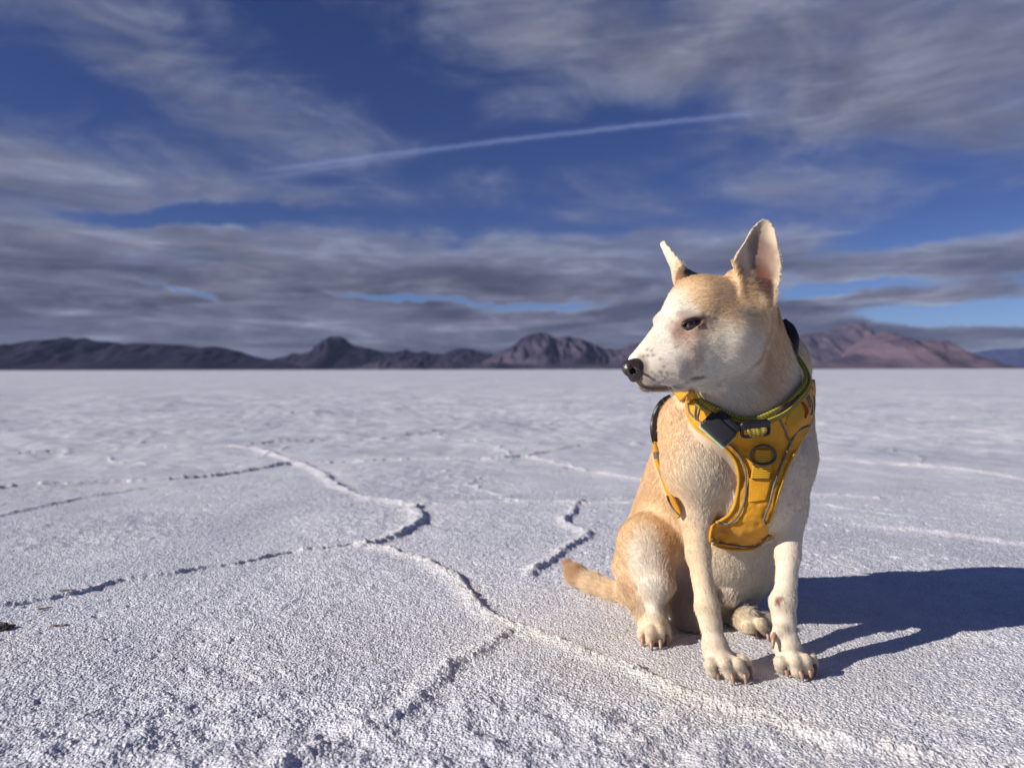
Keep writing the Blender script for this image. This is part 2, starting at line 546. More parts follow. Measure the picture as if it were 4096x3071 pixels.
    stain[near] = np.clip(st * (0.75 + 0.7 * perlin2(xn * 16, yn * 16, 64)) + 0.5 * t2 * sstep(yn, 2.5, 1.2) + t3, 0, 1)
    n0, n1 = sh
    idx = np.arange(n0 * n1).reshape(sh)
    f = np.stack([idx[:-1, :-1], idx[:-1, 1:], idx[1:, 1:], idx[1:, :-1]], -1).reshape(-1, 4)
    # close the little hole under the camera
    V = np.stack([x, y, z], 1)
    V = np.vstack([V, [[0, 0, 0]]])
    o = mesh_obj('salt_flat', V, f[:, ::-1].copy(), None)
    attr(o, 'stain', np.append(stain, 0), 'FLOAT')
    o.data.materials.append(salt_material())
    tag(o, kind='structure')
    return o


def salt_material():
    m, g, b = principled('salt_crust', (0.7, 0.7, 0.73), 0.55, 0.35)
    tc = g.node('ShaderNodeTexCoord').outputs['Object']
    at = g.node('ShaderNodeAttribute', attribute_name='stain').outputs['Fac']
    n = g.noise(tc, 160, 3, 0.7)
    n2 = g.noise(tc, 6, 5, 0.6)
    base = g.ramp(n2, [(0.3, (0.665, 0.675, 0.73)), (0.7, (0.755, 0.765, 0.815))])
    grain = g.ramp(g.noise(tc, 420, 2, 0.6), [(0.35, (0.62, 0.62, 0.66)), (0.65, (1.2, 1.2, 1.2))])
    n4 = g.ramp(g.noise(tc, .9, 7, 0.65, .8), [(.34, (.80, .80, .83)), (.52, (1.0, 1.0, 1.0)), (.68, (1.08, 1.07, 1.05))])
    base = g.mix(1.0, base, n4, 'MULTIPLY')
    base = g.mix(1.0, base, grain, 'MULTIPLY')
    col = g.mix(at, base, g.mix(n, (0.56, 0.52, 0.49), (0.74, 0.70, 0.645)))
    g.put(b.inputs['Base Color'], col)
    def cells(scale):
        v = g.node('ShaderNodeTexVoronoi', feature='F1')
        g.l.new(tc, v.inputs['Vector'])
        v.inputs['Scale'].default_value = scale
        return v
    v1, v2 = cells(520), cells(250)
    facet = g.vmath('ADD', g.vmath('SUBTRACT', v1.outputs['Color'], (.5, .5, .5)), g.vmath('SUBTRACT', v2.outputs['Color'], (.5, .5, .5)))
    fs = g.node('ShaderNodeVectorMath', operation='SCALE')
    g.l.new(facet, fs.inputs[0]); fs.inputs[3].default_value = .29
    geo = g.node('ShaderNodeNewGeometry')
    nrm = g.vmath('NORMALIZE', g.vmath('ADD', geo.outputs['Normal'], fs.outputs[0]))
    h = g.math('ADD', g.math('MULTIPLY', g.noise(tc, 130, 4, .7), 1.0), g.math('MULTIPLY', v2.outputs[0], -1.0))
    bn = bump(g, b, h, 1.0, 0.0024)
    g.l.new(nrm, bn.inputs['Normal'])
    # crystal faces glint
    r = g.ramp(g.noise(tc, 700, 1, 0.5), [(0.35, 0.25), (0.6, 0.6)])
    g.put(b.inputs['Roughness'], r)
    return m


build_ground()

# ------------------------------------------------------------------ mountains beyond the flat
def mountain_material(name, dark, light, snow=None):
    m, g, b = principled(name, dark, 0.95, 0.05)
    tc = g.node('ShaderNodeTexCoord').outputs['Object']
    mp = g.node('ShaderNodeMapping')
    g.l.new(tc, mp.inputs[0])
    mp.inputs[3].default_value = (1, 0.35, 2.2)
    n = g.noise(mp.outputs[0], 0.0016, 8, 0.62, 0.6)
    n2 = g.noise(tc, 0.0006, 4, 0.6)
    f = g.math('ADD', g.math('MULTIPLY', n, 0.7), g.math('MULTIPLY', n2, 0.3))
    c = g.ramp(f, [(0.42, dark), (0.60, light)])
    g.put(b.inputs['Base Color'], c)
    return m


def build_range(name, sil, dist, depth, mat, seed, gully=0.35, skirt=0.0):
    """sil: crest line (px, py) in the 4096 px picture; the range is a real ridge of that height and depth"""
    xs = [s[0] for s in sil]
    x_im = np.arange(xs[0], xs[-1] + 1, 5.0)
    y_im = np.interp(x_im, xs, [s[1] for s in sil])
    X = np.empty_like(x_im); H = np.empty_like(x_im)
    for i, (a, c) in enumerate(zip(x_im, y_im)):
        p = P(a, c, dist)
        X[i] = p[0]; H[i] = max(p[2], 2.0)
    H = H * (1 + 0.03 * perlin2(X / 260, X * 0 + seed, seed) + 0.02 * perlin2(X / 110, X * 0 + seed, seed + 1))
    nv = 54
    t = np.linspace(-1, 1, nv)          # -1 front foot, 0 crest, +1 back foot
    XX, TT = np.meshgrid(X, t, indexing='ij')
    HH = np.repeat(H[:, None], nv, 1)
    YY = dist + TT * depth * (0.35 + 0.65 * HH / H.max())
    w = depth * 0.22
    wob = perlin2(XX / w, YY / w * .7, seed + 3) + .5 * perlin2(XX / w * 2.1, YY / w * 1.5, seed + 4)
    prof = (1 - np.abs(TT)) ** 1.25
    edge = (1 - (1 - np.abs(TT)) ** 4) * np.minimum(1, (1 - np.abs(TT)) * 3)
    rid = 1 - 2 * np.abs(perlin2(XX / (w * .55) + wob * .4, YY / (w * 1.6), seed + 5))
    rid2 = 1 - 2 * np.abs(perlin2(XX / (w * .22) + wob * .6, YY / (w * .7), seed + 6))
    Z = HH * prof * (1 + gully * edge * (rid * .8 + rid2 * .45 + 0.3 * wob))
    Z = np.maximum(Z, 0) - 3.0 * (np.abs(TT) > .999)
    Z = np.minimum(Z, HH * (1 - 0.25 * np.abs(TT)) )
    XX = XX + (dist - YY) * 0.0
    V = np.stack([XX, YY, Z], -1).reshape(-1, 3)
    idx = np.arange(len(X) * nv).reshape(len(X), nv)
    f = np.stack([idx[:-1, :-1], idx[1:, :-1], idx[1:, 1:], idx[:-1, 1:]], -1).reshape(-1, 4)
    o = mesh_obj(name, V, f, mat)
    tag(o, kind='structure')
    return o


def zl(pts, ox):
    return [(ox + a / 1.08, 1200 + b / 1.08) for a, b in pts]


def build_mountains():
    md = mountain_material('cloud_shade_rock', (0.014, 0.014, 0.038), (0.032, 0.028, 0.056))  # cloud shade over these ranges is put into the rock colour
    mm = mountain_material('grey_rock', (0.026, 0.024, 0.052), (0.095, 0.080, 0.115))
    mr = mountain_material('red_rock', (0.050, 0.040, 0.068), (0.15, 0.105, 0.13))
    mf = mountain_material('violet_rock', (0.040, 0.036, 0.066), (0.125, 0.10, 0.13))
    mb = mountain_material('hazed_rock', (0.035, 0.050, 0.125), (0.045, 0.062, 0.15))  # blue of the far air is put into the rock colour
    left = zl([(-160, 215), (-60, 200), (0, 195), (40, 195), (80, 185), (130, 175), (190, 172), (250, 168), (285, 160),
               (320, 168), (370, 162), (400, 175), (440, 182), (465, 177), (500, 186), (540, 190), (600, 183),
               (660, 188), (720, 190), (800, 195), (860, 203), (930, 200), (980, 208), (1030, 220), (1080, 240),
               (1130, 250), (1200, 262), (1300, 285), (1400, 298)], 0)
    build_range('mountains_shaded_ridge', left, 11000, 2300, md, 3, .3)
    mid = zl([(1040, 290), (1130, 266), (1170, 256), (1200, 250), (1240, 240), (1270, 228), (1300, 232), (1340, 225),
              (1370, 200), (1400, 175), (1430, 158), (1465, 155), (1490, 165), (1520, 195), (1550, 198), (1590, 205),
              (1640, 220), (1700, 225), (1740, 218), (1755, 210), (1775, 220), (1800, 225), (1835, 218), (1870, 230),
              (1910, 232), (1960, 215), (2000, 208), (2040, 212), (2080, 225), (2130, 235), (2180, 250), (2300, 280)], 0)
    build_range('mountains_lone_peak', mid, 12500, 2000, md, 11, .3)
    foot = zl([(1500, 296), (1560, 285), (1600, 272), (1660, 262), (1700, 270), (1760, 255), (1830, 258), (1880, 272),
               (1960, 268), (2040, 275), (2120, 266), (2200, 274), (2400, 280), (2700, 285)], 0)
    build_range('mountains_foothills', foot, 9800, 700, mm, 17, .45)
    cen = zl([(-190, 285), (-120, 262), (-60, 230), (0, 198), (40, 165), (80, 145), (125, 137), (150, 145), (180, 160),
              (240, 158), (290, 165), (340, 185), (390, 205), (430, 213), (470, 210), (500, 195), (540, 188),
              (580, 200), (640, 215), (760, 235), (900, 262), (1000, 285)], 2048)
    build_range('mountains_middle_range', cen, 12000, 1900, mm, 23, .38)
    far = zl([(880, 270), (1000, 230), (1120, 175), (1220, 150), (1260, 145), (1340, 138), (1400, 125), (1430, 105),
              (1455, 100), (1480, 97), (1500, 110), (1540, 135), (1580, 150), (1640, 168), (1760, 200), (1900, 250),
              (2000, 280)], 2048)
    build_range('mountains_violet_range', far, 15000, 2600, mf, 31, .36)
    red = zl([(1180, 292), (1300, 275), (1360, 262), (1430, 250), (1500, 220), (1550, 160), (1610, 132), (1640, 145),
              (1690, 175), (1740, 190), (1790, 175), (1820, 172), (1860, 195), (1930, 225), (2000, 245), (2080, 270),
              (2160, 290)], 2048)
    build_range('mountains_red_range', red, 11500, 2100, mr, 37, .36)
    blue = zl([(1780, 290), (1880, 255), (1950, 235), (2020, 222), (2080, 212), (2150, 210), (2212, 205), (2300, 200),
               (2420, 215), (2600, 270)], 2048)
    build_range('mountains_blue_range', blue, 24000, 3500, mb, 41, .2)


build_mountains()

# ------------------------------------------------------------------ signed distance modelling for the dog

class SDF:
    INIT = 0.03

    def __init__(s):
        s.ops = []

    def cone(s, a, b, ra, rb, k=0.02, sub=False):
        a = np.asarray(a, float); b = np.asarray(b, float)
        lo = np.minimum(a - ra, b - rb); hi = np.maximum(a + ra, b + rb)
        def f(X, Y, Z):
            ba = b - a; L = float(ba @ ba) + 1e-12
            px, py, pz = X - a[0], Y - a[1], Z - a[2]
            t = np.clip((px * ba[0] + py * ba[1] + pz * ba[2]) / L, 0, 1)
            dx, dy, dz = px - t * ba[0], py - t * ba[1], pz - t * ba[2]
            return np.sqrt(dx * dx + dy * dy + dz * dz) - (ra + t * (rb - ra))
        fl = (b - a) / (np.linalg.norm(b - a) + 1e-9)
        s.ops.append((f, lo, hi, k, sub, fl))

    def ell(s, c, r, k=0.02, rot=None, sub=False, flow=(0, 0, -1)):
        c = np.asarray(c, float); r = np.asarray(r, float)
        M = np.eye(3) if rot is None else np.asarray(rot, float)    # columns = local axes
        m = np.abs(M) @ r
        def f(X, Y, Z):
            px, py, pz = X - c[0], Y - c[1], Z - c[2]
            q = [(px * M[0, i] + py * M[1, i] + pz * M[2, i]) for i in range(3)]
            k0 = np.sqrt((q[0] / r[0]) ** 2 + (q[1] / r[1]) ** 2 + (q[2] / r[2]) ** 2)
            k1 = np.sqrt((q[0] / r[0] ** 2) ** 2 + (q[1] / r[1] ** 2) ** 2 + (q[2] / r[2] ** 2) ** 2) + 1e-9
            return k0 * (k0 - 1) / k1
        s.ops.append((f, c - m, c + m, k, sub, np.asarray(flow, float)))

    def custom(s, f, lo, hi, k, sub=False, flow=(0, 0, 1)):
        s.ops.append((f, np.asarray(lo, float), np.asarray(hi, float), k, sub, np.asarray(flow, float)))

    @staticmethod
    def comb(F, d, k, sub):
        if sub:
            d = -d
            h = np.maximum(k - np.abs(F - d), 0) / k
            return np.maximum(F, d) + h * h * k * .25
        h = np.maximum(k - np.abs(F - d), 0) / k
        return np.minimum(F, d) - h * h * k * .25

    def grid(s, vox):
        lo = np.min([o[1] for o in s.ops if not o[4]], 0) - 0.02
        hi = np.max([o[2] for o in s.ops if not o[4]], 0) + 0.02
        n = np.ceil((hi - lo) / vox).astype(int) + 1
        F = np.full(n, s.INIT, dtype=np.float32)
        ax = [(lo[i] + np.arange(n[i]) * vox).astype(np.float32) for i in range(3)]
        for f, l, h, k, sub, _ in s.ops:
            pad = k + 0.022
            i0 = np.maximum(np.floor((l - pad - lo) / vox).astype(int), 0)
            i1 = np.minimum(np.ceil((h + pad - lo) / vox).astype(int) + 1, n)
            if (i1 <= i0).any():
                continue
            X, Y, Z = np.meshgrid(*[ax[i][i0[i]:i1[i]] for i in range(3)], indexing='ij', sparse=True)
            sl = tuple(slice(i0[i], i1[i]) for i in range(3))
            F[sl] = s.comb(F[sl], f(X, Y, Z).astype(np.float32), k, sub)
        return F, lo, vox

    def at(s, p, cap=None):
        p = np.asarray(p, float).reshape(-1, 3)
        F = np.full(len(p), s.INIT)
        for f, l, h, k, sub, _ in s.ops:
            pad = k + 0.022
            m = ((p > l - pad) & (p < h + pad)).all(1)
            if m.any():
                q = p[m]
                F[m] = s.comb(F[m], f(q[:, 0], q[:, 1], q[:, 2]), k, sub)
        return F

    def grad(s, p, e=0.0015):
        p = np.asarray(p, float).reshape(-1, 3)
        g = np.stack([s.at(p + np.eye(3)[i] * e) - s.at(p - np.eye(3)[i] * e) for i in range(3)], 1)
        return g / (np.linalg.norm(g, axis=1, keepdims=True) + 1e-9)

    def flow(s, p, width=0.008):
        W = np.zeros(len(p)); V = np.zeros((len(p), 3))
        for f, l, h, k, sub, fl in s.ops:
            if sub: continue
            pad = 0.03
            m = ((p > l - pad) & (p < h + pad)).all(1)
            if m.any():
                q = p[m]
                w = np.exp(-np.clip(f(q[:, 0], q[:, 1], q[:, 2]), -.002, 1) / width)
                W[m] += w
                V[m] += w[:, None] * fl
        return V / (np.linalg.norm(V, axis=1, keepdims=True) + 1e-9)

    def snap(s, p, off=0.0, it=14):
        p = np.array(p, float).reshape(-1, 3)
        for _ in range(it):
            d = s.at(p) - off
            p -= s.grad(p) * np.clip(d, -0.02, 0.02)[:, None]
        return p

    def march(s, pxy, off=0.0, near=0.85, far=1.7):
        """points where the lines of sight through picture points meet the surface"""
        dirs = np.array([P(a, b, 1.0) for a, b in pxy]) - np.array([0, 0, CAM_H])
        t = np.full(len(dirs), near)
        hit = np.zeros(len(dirs), bool)
        for _ in range(160):
            d = s.at(np.array([0, 0, CAM_H]) + dirs * t[:, None]) - off
            hit |= d < 0.0004
            t = np.where(hit, t, t + np.maximum(d, 0.0003) * 0.7)
        t = np.where(t > far, np.nan, t)
        if np.isnan(t).any():
            ok = ~np.isnan(t)
            i = np.arange(len(t))
            t = np.interp(i, i[ok], t[ok]) if ok.any() else np.full(len(t), 1.2)
        return np.array([0, 0, CAM_H]) + dirs * t[:, None]


def surface_nets(F, lo, vox):
    S = F < 0
    c = np.zeros(tuple(np.array(F.shape) - 1), dtype=np.uint8)
    nx, ny, nz = c.shape
    for dx in (0, 1):
        for dy in (0, 1):
            for dz in (0, 1):
                c += S[dx:dx + nx, dy:dy + ny, dz:dz + nz]
    act = (c > 0) & (c < 8)
    ids = np.full(c.shape, -1, dtype=np.int64)
    cells = np.argwhere(act)
    ids[act] = np.arange(len(cells))
    pos = np.zeros((len(cells), 3)); cnt = np.zeros(len(cells))
    corners = [(dx, dy, dz) for dx in (0, 1) for dy in (0, 1) for dz in (0, 1)]
    for a in corners:
        for ax in range(3):
            if a[ax] == 0:
                b = list(a); b[ax] = 1
                fa = F[cells[:, 0] + a[0], cells[:, 1] + a[1], cells[:, 2] + a[2]]
                fb = F[cells[:, 0] + b[0], cells[:, 1] + b[1], cells[:, 2] + b[2]]
                m = (fa < 0) != (fb < 0)
                t = fa[m] / (fa[m] - fb[m])
                q = np.tile(np.array(a, float), (m.sum(), 1))
                q[:, ax] += t
                pos[m] += q; cnt[m] += 1
    V = lo + (cells + pos / cnt[:, None]) * vox
    quads = []
    for ax in range(3):
        o1, o2 = [(1, 2), (2, 0), (0, 1)][ax]
        sl0 = [slice(0, None)] * 3; sl1 = [slice(0, None)] * 3
        sl0[ax] = slice(0, -1); sl1[ax] = slice(1, None)
        A = S[tuple(sl0)]; B = S[tuple(sl1)]
        e = np.argwhere(A != B)
        ok = (e[:, o1] > 0) & (e[:, o2] > 0) & (e[:, o1] < c.shape[o1]) & (e[:, o2] < c.shape[o2])
        e = e[ok]
        inside = A[e[:, 0], e[:, 1], e[:, 2]]
        d1 = np.zeros(3, int); d1[o1] = 1
        d2 = np.zeros(3, int); d2[o2] = 1
        q = np.stack([ids[tuple((e - d1 - d2).T)], ids[tuple((e - d2).T)], ids[tuple(e.T)], ids[tuple((e - d1).T)]], 1)
        q = np.where(inside[:, None], q, q[:, ::-1])
        quads.append(q)
    return V, np.vstack(quads)


# ------------------------------------------------------------------ the dog's body
D = SDF()
up = np.array([0, 0, 1.0])


def pc(a, b, ra, rb, k=0.02):
    D.cone(P(*a), P(*b), ra, rb, k)


MOUTH = []


def build_dog_shape():
    # trunk: withers to rump, deep chest, belly
    pc((2870, 1770, 1.30), (2690, 2225, 1.42), .100, .100, .03)
    pc((2985, 1790, 1.235), (2890, 2120, 1.31), .090, .080, .03)
    pc((2985, 1650, 1.22), (3000, 1950, 1.20), .083, .074, .035)
    pc((2900, 2150, 1.34), (2850, 2330, 1.40), .090, .075, .04)
    pc((2690, 2225, 1.42), (2640, 2330, 1.42), .088, .068, .03)
    # neck
    pc((2968, 1290, 1.165), (3018, 1590, 1.19), .056, .078, .02)
    pc((2870, 1450, 1.115), (2960, 1600, 1.15), .035, .053, .03)
    pc((3108, 1450, 1.270), (3120, 1640, 1.26), .046, .050, .02)
    pc((2985, 1340, 1.205), (3085, 1470, 1.268), .046, .044, .02)
    pc((3100, 1465, 1.272), (2950, 1720, 1.325), .048, .078, .03)
    # shoulders and forelegs
    pc((2770, 1700, 1.24), (2780, 1860, 1.175), .055, .052, .035)
    pc((2780, 1860, 1.175), (2785, 2060, 1.185), .046, .0285, .014)
    pc((2782, 2040, 1.185), (2793, 2217, 1.165), .0270, .0180, .010)
    pc((2793, 2217, 1.165), (2828, 2430, 1.125), .0172, .0152, .01)
    pc((2828, 2430, 1.125), (2842, 2490, 1.118), .0165, .0146, .012)
    pc((2842, 2490, 1.118), (2862, 2600, 1.105), .0138, .0165, .01)
    pc((3120, 1700, 1.23), (3133, 1830, 1.19), .046, .047, .03)
    pc((3132, 1830, 1.19), (3148, 2040, 1.19), .043, .0285, .016)
    pc((3152, 2020, 1.19), (3152, 2217, 1.165), .0270, .0182, .012)
    pc((3152, 2217, 1.165), (3140, 2400, 1.135), .0172, .0155, .01)
    pc((3132, 2400, 1.132), (3136, 2470, 1.128), .0168, .0155, .012)
    pc((3136, 2470, 1.128), (3148, 2590, 1.108), .0150, .0163, .01)
    D.ell(P(3106, 2412, 1.128), (.009, .010, .012), .012)          # carpal pad bump
    # hind quarters, the dog's right side
    pc((2640, 2260, 1.40), (2590, 2180, 1.30), .078, .050, .03)
    pc((2590, 2180, 1.30), (2625, 2330, 1.255), .048, .030, .02)
    pc((2625, 2330, 1.255), (2618, 2425, 1.245), .024, .0125, .010)
    pc((2535, 2270, 1.33), (2565, 2415, 1.285), .038, .019, .015)
    pc((2585, 2420, 1.275), (2612, 2495, 1.245), .022, .024, .012)
    # the other hind leg
    pc((2920, 2260, 1.42), (3010, 2230, 1.33), .070, .045, .03)
    pc((3010, 2240, 1.33), (2950, 2380, 1.36), .044, .028, .02)
    pc((2850, 2435, 1.385), (2970, 2475, 1.31), .026, .023, .012)
    # groin and sheath
    pc((2745, 2270, 1.315), (2765, 2450, 1.295), .040, .032, .02)
    pc((2950, 2280, 1.33), (2915, 2370, 1.29), .035, .020, .02)
    pc((2630, 2160, 1.300), (2800, 2340, 1.280), .024, .014, .012)      # fold of the flank
    pc((2800, 2340, 1.280), (2850, 2420, 1.30), .014, .012, .012)
    # tail lying on the salt
    pc((2560, 2380, 1.43), (2470, 2372, 1.46), .030, .020, .02)
    pc((2470, 2372, 1.46), (2380, 2340, 1.50), .020, .0195, .01)
    pc((2380, 2340, 1.50), (2305, 2300, 1.53), .0195, .018, .01)
    pc((2305, 2300, 1.53), (2275, 2262, 1.55), .018, .009, .01)
    # head
    pc((2800, 1238, 1.097), (2955, 1258, 1.112), .050, .051, .02)
    pc((2775, 1278, 1.088), (2850, 1300, 1.105), .0360, .048, .02)
    D.cone(P(2650, 1288, 1.115), P(2720, 1262, 1.115), .0135, .024, .014)       # far brow
    pc((2568, 1478, 1.074), (2720, 1398, 1.082), .0195, .040, .02)
    D.cone(P(2555, 1440, 1.074), P(2680, 1330, 1.088), .0125, .024, .014)    # bridge of the muzzle
    pc((2590, 1536, 1.073), (2800, 1482, 1.095), .0122, .031, .012)
    pc((2600, 1503, 1.065), (2690, 1482, 1.068), .0165, .024, .012)           # lips
    D.ell(P(2905, 1358, 1.088), (.047, .041, .042), .02, flow=(.8, .1, -.4))  # cheek
    pc((2820, 1440, 1.10), (2935, 1395, 1.105), .034, .041, .015)
    D.cone(P(2730, 1242, 1.066), P(2800, 1245, 1.064), .008, .0095, .012)      # near brow
    pc((2745, 1345, 1.062), (2830, 1355, 1.068), .013, .016, .02)              # cheek bone
    # eye: lids round an almond-shaped opening
    gr = D.march([(3075, 1235), (3080, 1330), (3050, 1430), (2975, 1490), (2880, 1525)], 0.0)
    for p, q in zip(gr[:-1], gr[1:]):
        D.cone(p, q, .0035, .0035, .012, sub=True)
    global EYE
    s0, s1, s2 = D.march([(2736, 1303), (2806, 1284), (2770, 1292)], 0.0)
    x = s1 - s0; x /= np.linalg.norm(x)
    n = D.grad(s2[None], .006)[0]; n -= x * (x @ n); n /= np.linalg.norm(n)
    up3 = np.cross(x, n)
    up3 = up3 if up3[2] > 0 else -up3
    D.cone(s2 - x * .010 + up3 * .0062 + n * .0005, s2 + x * .012 + up3 * .0075 + n * .0005, .0042, .0040, .006)
    D.cone(s2 - x * .008 - up3 * .0065, s2 + x * .010 - up3 * .0050, .0030, .0026, .006)
    D.ell(s2 + n * .002, (.0142, .0110, .0060), .0020, rot=np.stack([x, n, up3], 1), sub=True)
    EYE = (s2, x, n, up3)
    for (a, b), r, k, dep in (((2728, 1338), .014, .016, .0080),):
        q = D.march([(a, b)], 0.0)[0]
        D.ell(q + D.grad(q[None], .006)[0] * dep, (r, r, r * .8), k, sub=True)
    # mouth line
    a = [(2548, 1530), (2570, 1546), (2610, 1556), (2660, 1555), (2710, 1544), (2760, 1527), (2795, 1510)]
    pts = D.march(a, 0.0)
    for p, q in zip(pts[:-1], pts[1:]):
        D.cone(p, q, .0027, .0027, .003, sub=True)
    MOUTH.extend(pts)


def leaf(c0, c1, side, nrm, W, thick, cup, k, flow):
    """ear: a cupped leaf from base c0 to tip c1; W = [(t, half width)], cup depth towards nrm edges"""
    c0 = np.asarray(c0, float); c1 = np.asarray(c1, float)
    v = c1 - c0; L = np.linalg.norm(v); v /= L
    sdir = np.asarray(side, float); sdir -= v * (sdir @ v); sdir /= np.linalg.norm(sdir)
    n = np.cross(sdir, v)
    if n @ np.asarray(nrm, float) < 0: n = -n
    ts = [w[0] for w in W]; ls = [w[1] for w in W]; rs = [w[2] for w in W]
    def f(X, Y, Z):
        px, py, pz = X - c0[0], Y - c0[1], Z - c0[2]
        u = px * sdir[0] + py * sdir[1] + pz * sdir[2]
        t = (px * v[0] + py * v[1] + pz * v[2]) / L
        w = px * n[0] + py * n[1] + pz * n[2]
        tc = np.clip(t, 0, 1)
        l = np.interp(tc, ts, ls); r = np.interp(tc, ts, rs)
        mid = (r - l) / 2; half = (r + l) / 2
        uu = (u - mid) / np.maximum(half, .002)
        surf = cup * half * (uu * uu) * 1.0
        surf = np.clip(surf, 0, cup * half * 1.3)
        th = thick * (1 - .35 * np.clip(np.abs(uu), 0, 1)) * (1 - .3 * tc)
        d1 = np.abs(w - surf) * .8 - th
        d2 = (np.abs(uu) - 1) * half * .8
        d3 = np.maximum(t - 1, -t) * L
        return np.maximum(np.maximum(d1, d2), d3)
    pts = np.array([c0, c1, c0 + sdir * max(rs), c0 - sdir * max(ls), c1 + sdir * .02, c1 - sdir * .02, c0 + n * .04, c1 + n * .03, c0 - n * .02,
                    (c0 + c1) / 2 + sdir * max(rs), (c0 + c1) / 2 - sdir * max(ls)])
    D.custom(f, pts.min(0) - .015, pts.max(0) + .015, k, flow=flow)
    return v


build_dog_shape()
# near ear: opening turned to the camera's right and front
b0, b1 = P(3012, 1222, 1.078), P(3064, 884, 1.128)
leaf(b0, b1, (1, .12, 0), (0.1, -1, 0), [(0, .022, .026), (.15, .028, .028), (.35, .044, .0285), (.5, .0385, .0275), (.65, .0300, .0225), (.8, .0240, .0165), (.92, .0150, .0110), (1, .006, .005)],
     .0046, .42, .012, (b1 - b0) / np.linalg.norm(b1 - b0))
D.cone(P(2945, 1110, 1.105), P(2990, 1222, 1.074), .012, .010, .018)       # ear root, front fold
D.cone(P(3070, 1135, 1.098), P(3035, 1225, 1.074), .008, .010, .010)     # ear root, rear fold
# far ear: seen nearly edge on
c0, c1 = P(2735, 1140, 1.15), P(2650, 972, 1.20)
leaf(c0, c1, (.45, 1, 0), (1, -.1, .3), [(0, .046, .040), (.3, .036, .032), (.6, .023, .020), (.85, .011, .010), (1, .004, .004)],
     .0058, .35, .014, (c1 - c0) / np.linalg.norm(c1 - c0))
D.cone(P(2800, 1165, 1.13), P(2745, 1120, 1.15), .022, .014, .02)


# paws: (palm point, toes [knuckle, tip], claws)
CLAWS = []
GAPS = []


def gp(px, py, z):
    """point at height z above the salt, seen at picture position"""
    v = np.array(P(px, py, 1.0)) - np.array([0, 0, CAM_H])
    t = (z - CAM_H) / v[2]
    return np.array([0, 0, CAM_H]) + v * t


def paw(wrist, palm, toes, rp=.0185, rt=.0092):
    D.cone(wrist, palm, rp * .92, rp, .012)
    for kn, tip, claw in toes:
        D.cone(palm * .85 + kn * .15, kn, rp * .50, rt * .95, .006)
        D.cone(kn, tip, rt * .95, rt * .90, .0025)
        CLAWS.append((tip, claw))
    for (k0, t0, _), (k1, t1, _) in zip(toes[:-1], toes[1:]):
        GAPS.append(((k0 + k1) / 2 * .35 + (t0 + t1) / 2 * .65, (k0 + k1) / 2))


def build_paws():
    w = P(2862, 2590, 1.105)
    palm = gp(2872, 2618, .028)
    paw(w, palm, [(gp(2842, 2655, .022), gp(2850, 2682, .0105), gp(2874, 2712, .002)),
                  (gp(2898, 2652, .027), gp(2918, 2694, .0110), gp(2934, 2736, .002)),
                  (gp(2948, 2655, .026), gp(2970, 2692, .0110), gp(2984, 2733, .002)),
                  (gp(2966, 2640, .022), gp(2990, 2666, .0105), gp(3006, 2712, .002))])
    w = P(3148, 2580, 1.108)
    palm = gp(3158, 2606, .028)
    paw(w, palm, [(gp(3122, 2645, .022), gp(3124, 2668, .0105), gp(3150, 2706, .002)),
                  (gp(3176, 2640, .027), gp(3186, 2682, .0110), gp(3210, 2720, .002)),
                  (gp(3218, 2640, .026), gp(3230, 2676, .0110), gp(3243, 2710, .003)),
                  (gp(3240, 2630, .022), gp(3252, 2656, .0105), gp(3268, 2704, .002))])
    w = P(2610, 2480, 1.25)
    palm = gp(2614, 2500, .027)
    paw(w, palm, [(gp(2572, 2520, .021), gp(2570, 2545, .0100), gp(2569, 2582, .001)),
                  (gp(2602, 2522, .027), gp(2602, 2558, .0105), gp(2606, 2598, .001)),
                  (gp(2637, 2520, .027), gp(2640, 2554, .0105), gp(2643, 2596, .001)),
                  (gp(2660, 2518, .020), gp(2667, 2544, .0100), gp(2671, 2582, .001))], .021)
    w = P(2960, 2472, 1.315)
    palm = gp(2985, 2478, .026)
    paw(w, palm, [(gp(2990, 2505, .022), gp(3012, 2514, .0105), gp(3030, 2552, .001)),
                  (gp(3036, 2495, .027), gp(3062, 2524, .0105), gp(3074, 2562, .001)),
                  (gp(3062, 2480, .024), gp(3086, 2507, .0100), gp(3100, 2545, .001)),
                  (gp(3075, 2465, .020), gp(3104, 2484, .0095), gp(3125, 2515, .001))], .020)


build_paws()
dew_root = P(3100, 2540, 1.105)
CLAWS.append((dew_root, P(3090, 2592, 1.090)))
D.cone(P(3118, 2520, 1.11), dew_root, .010, .0065, .010)


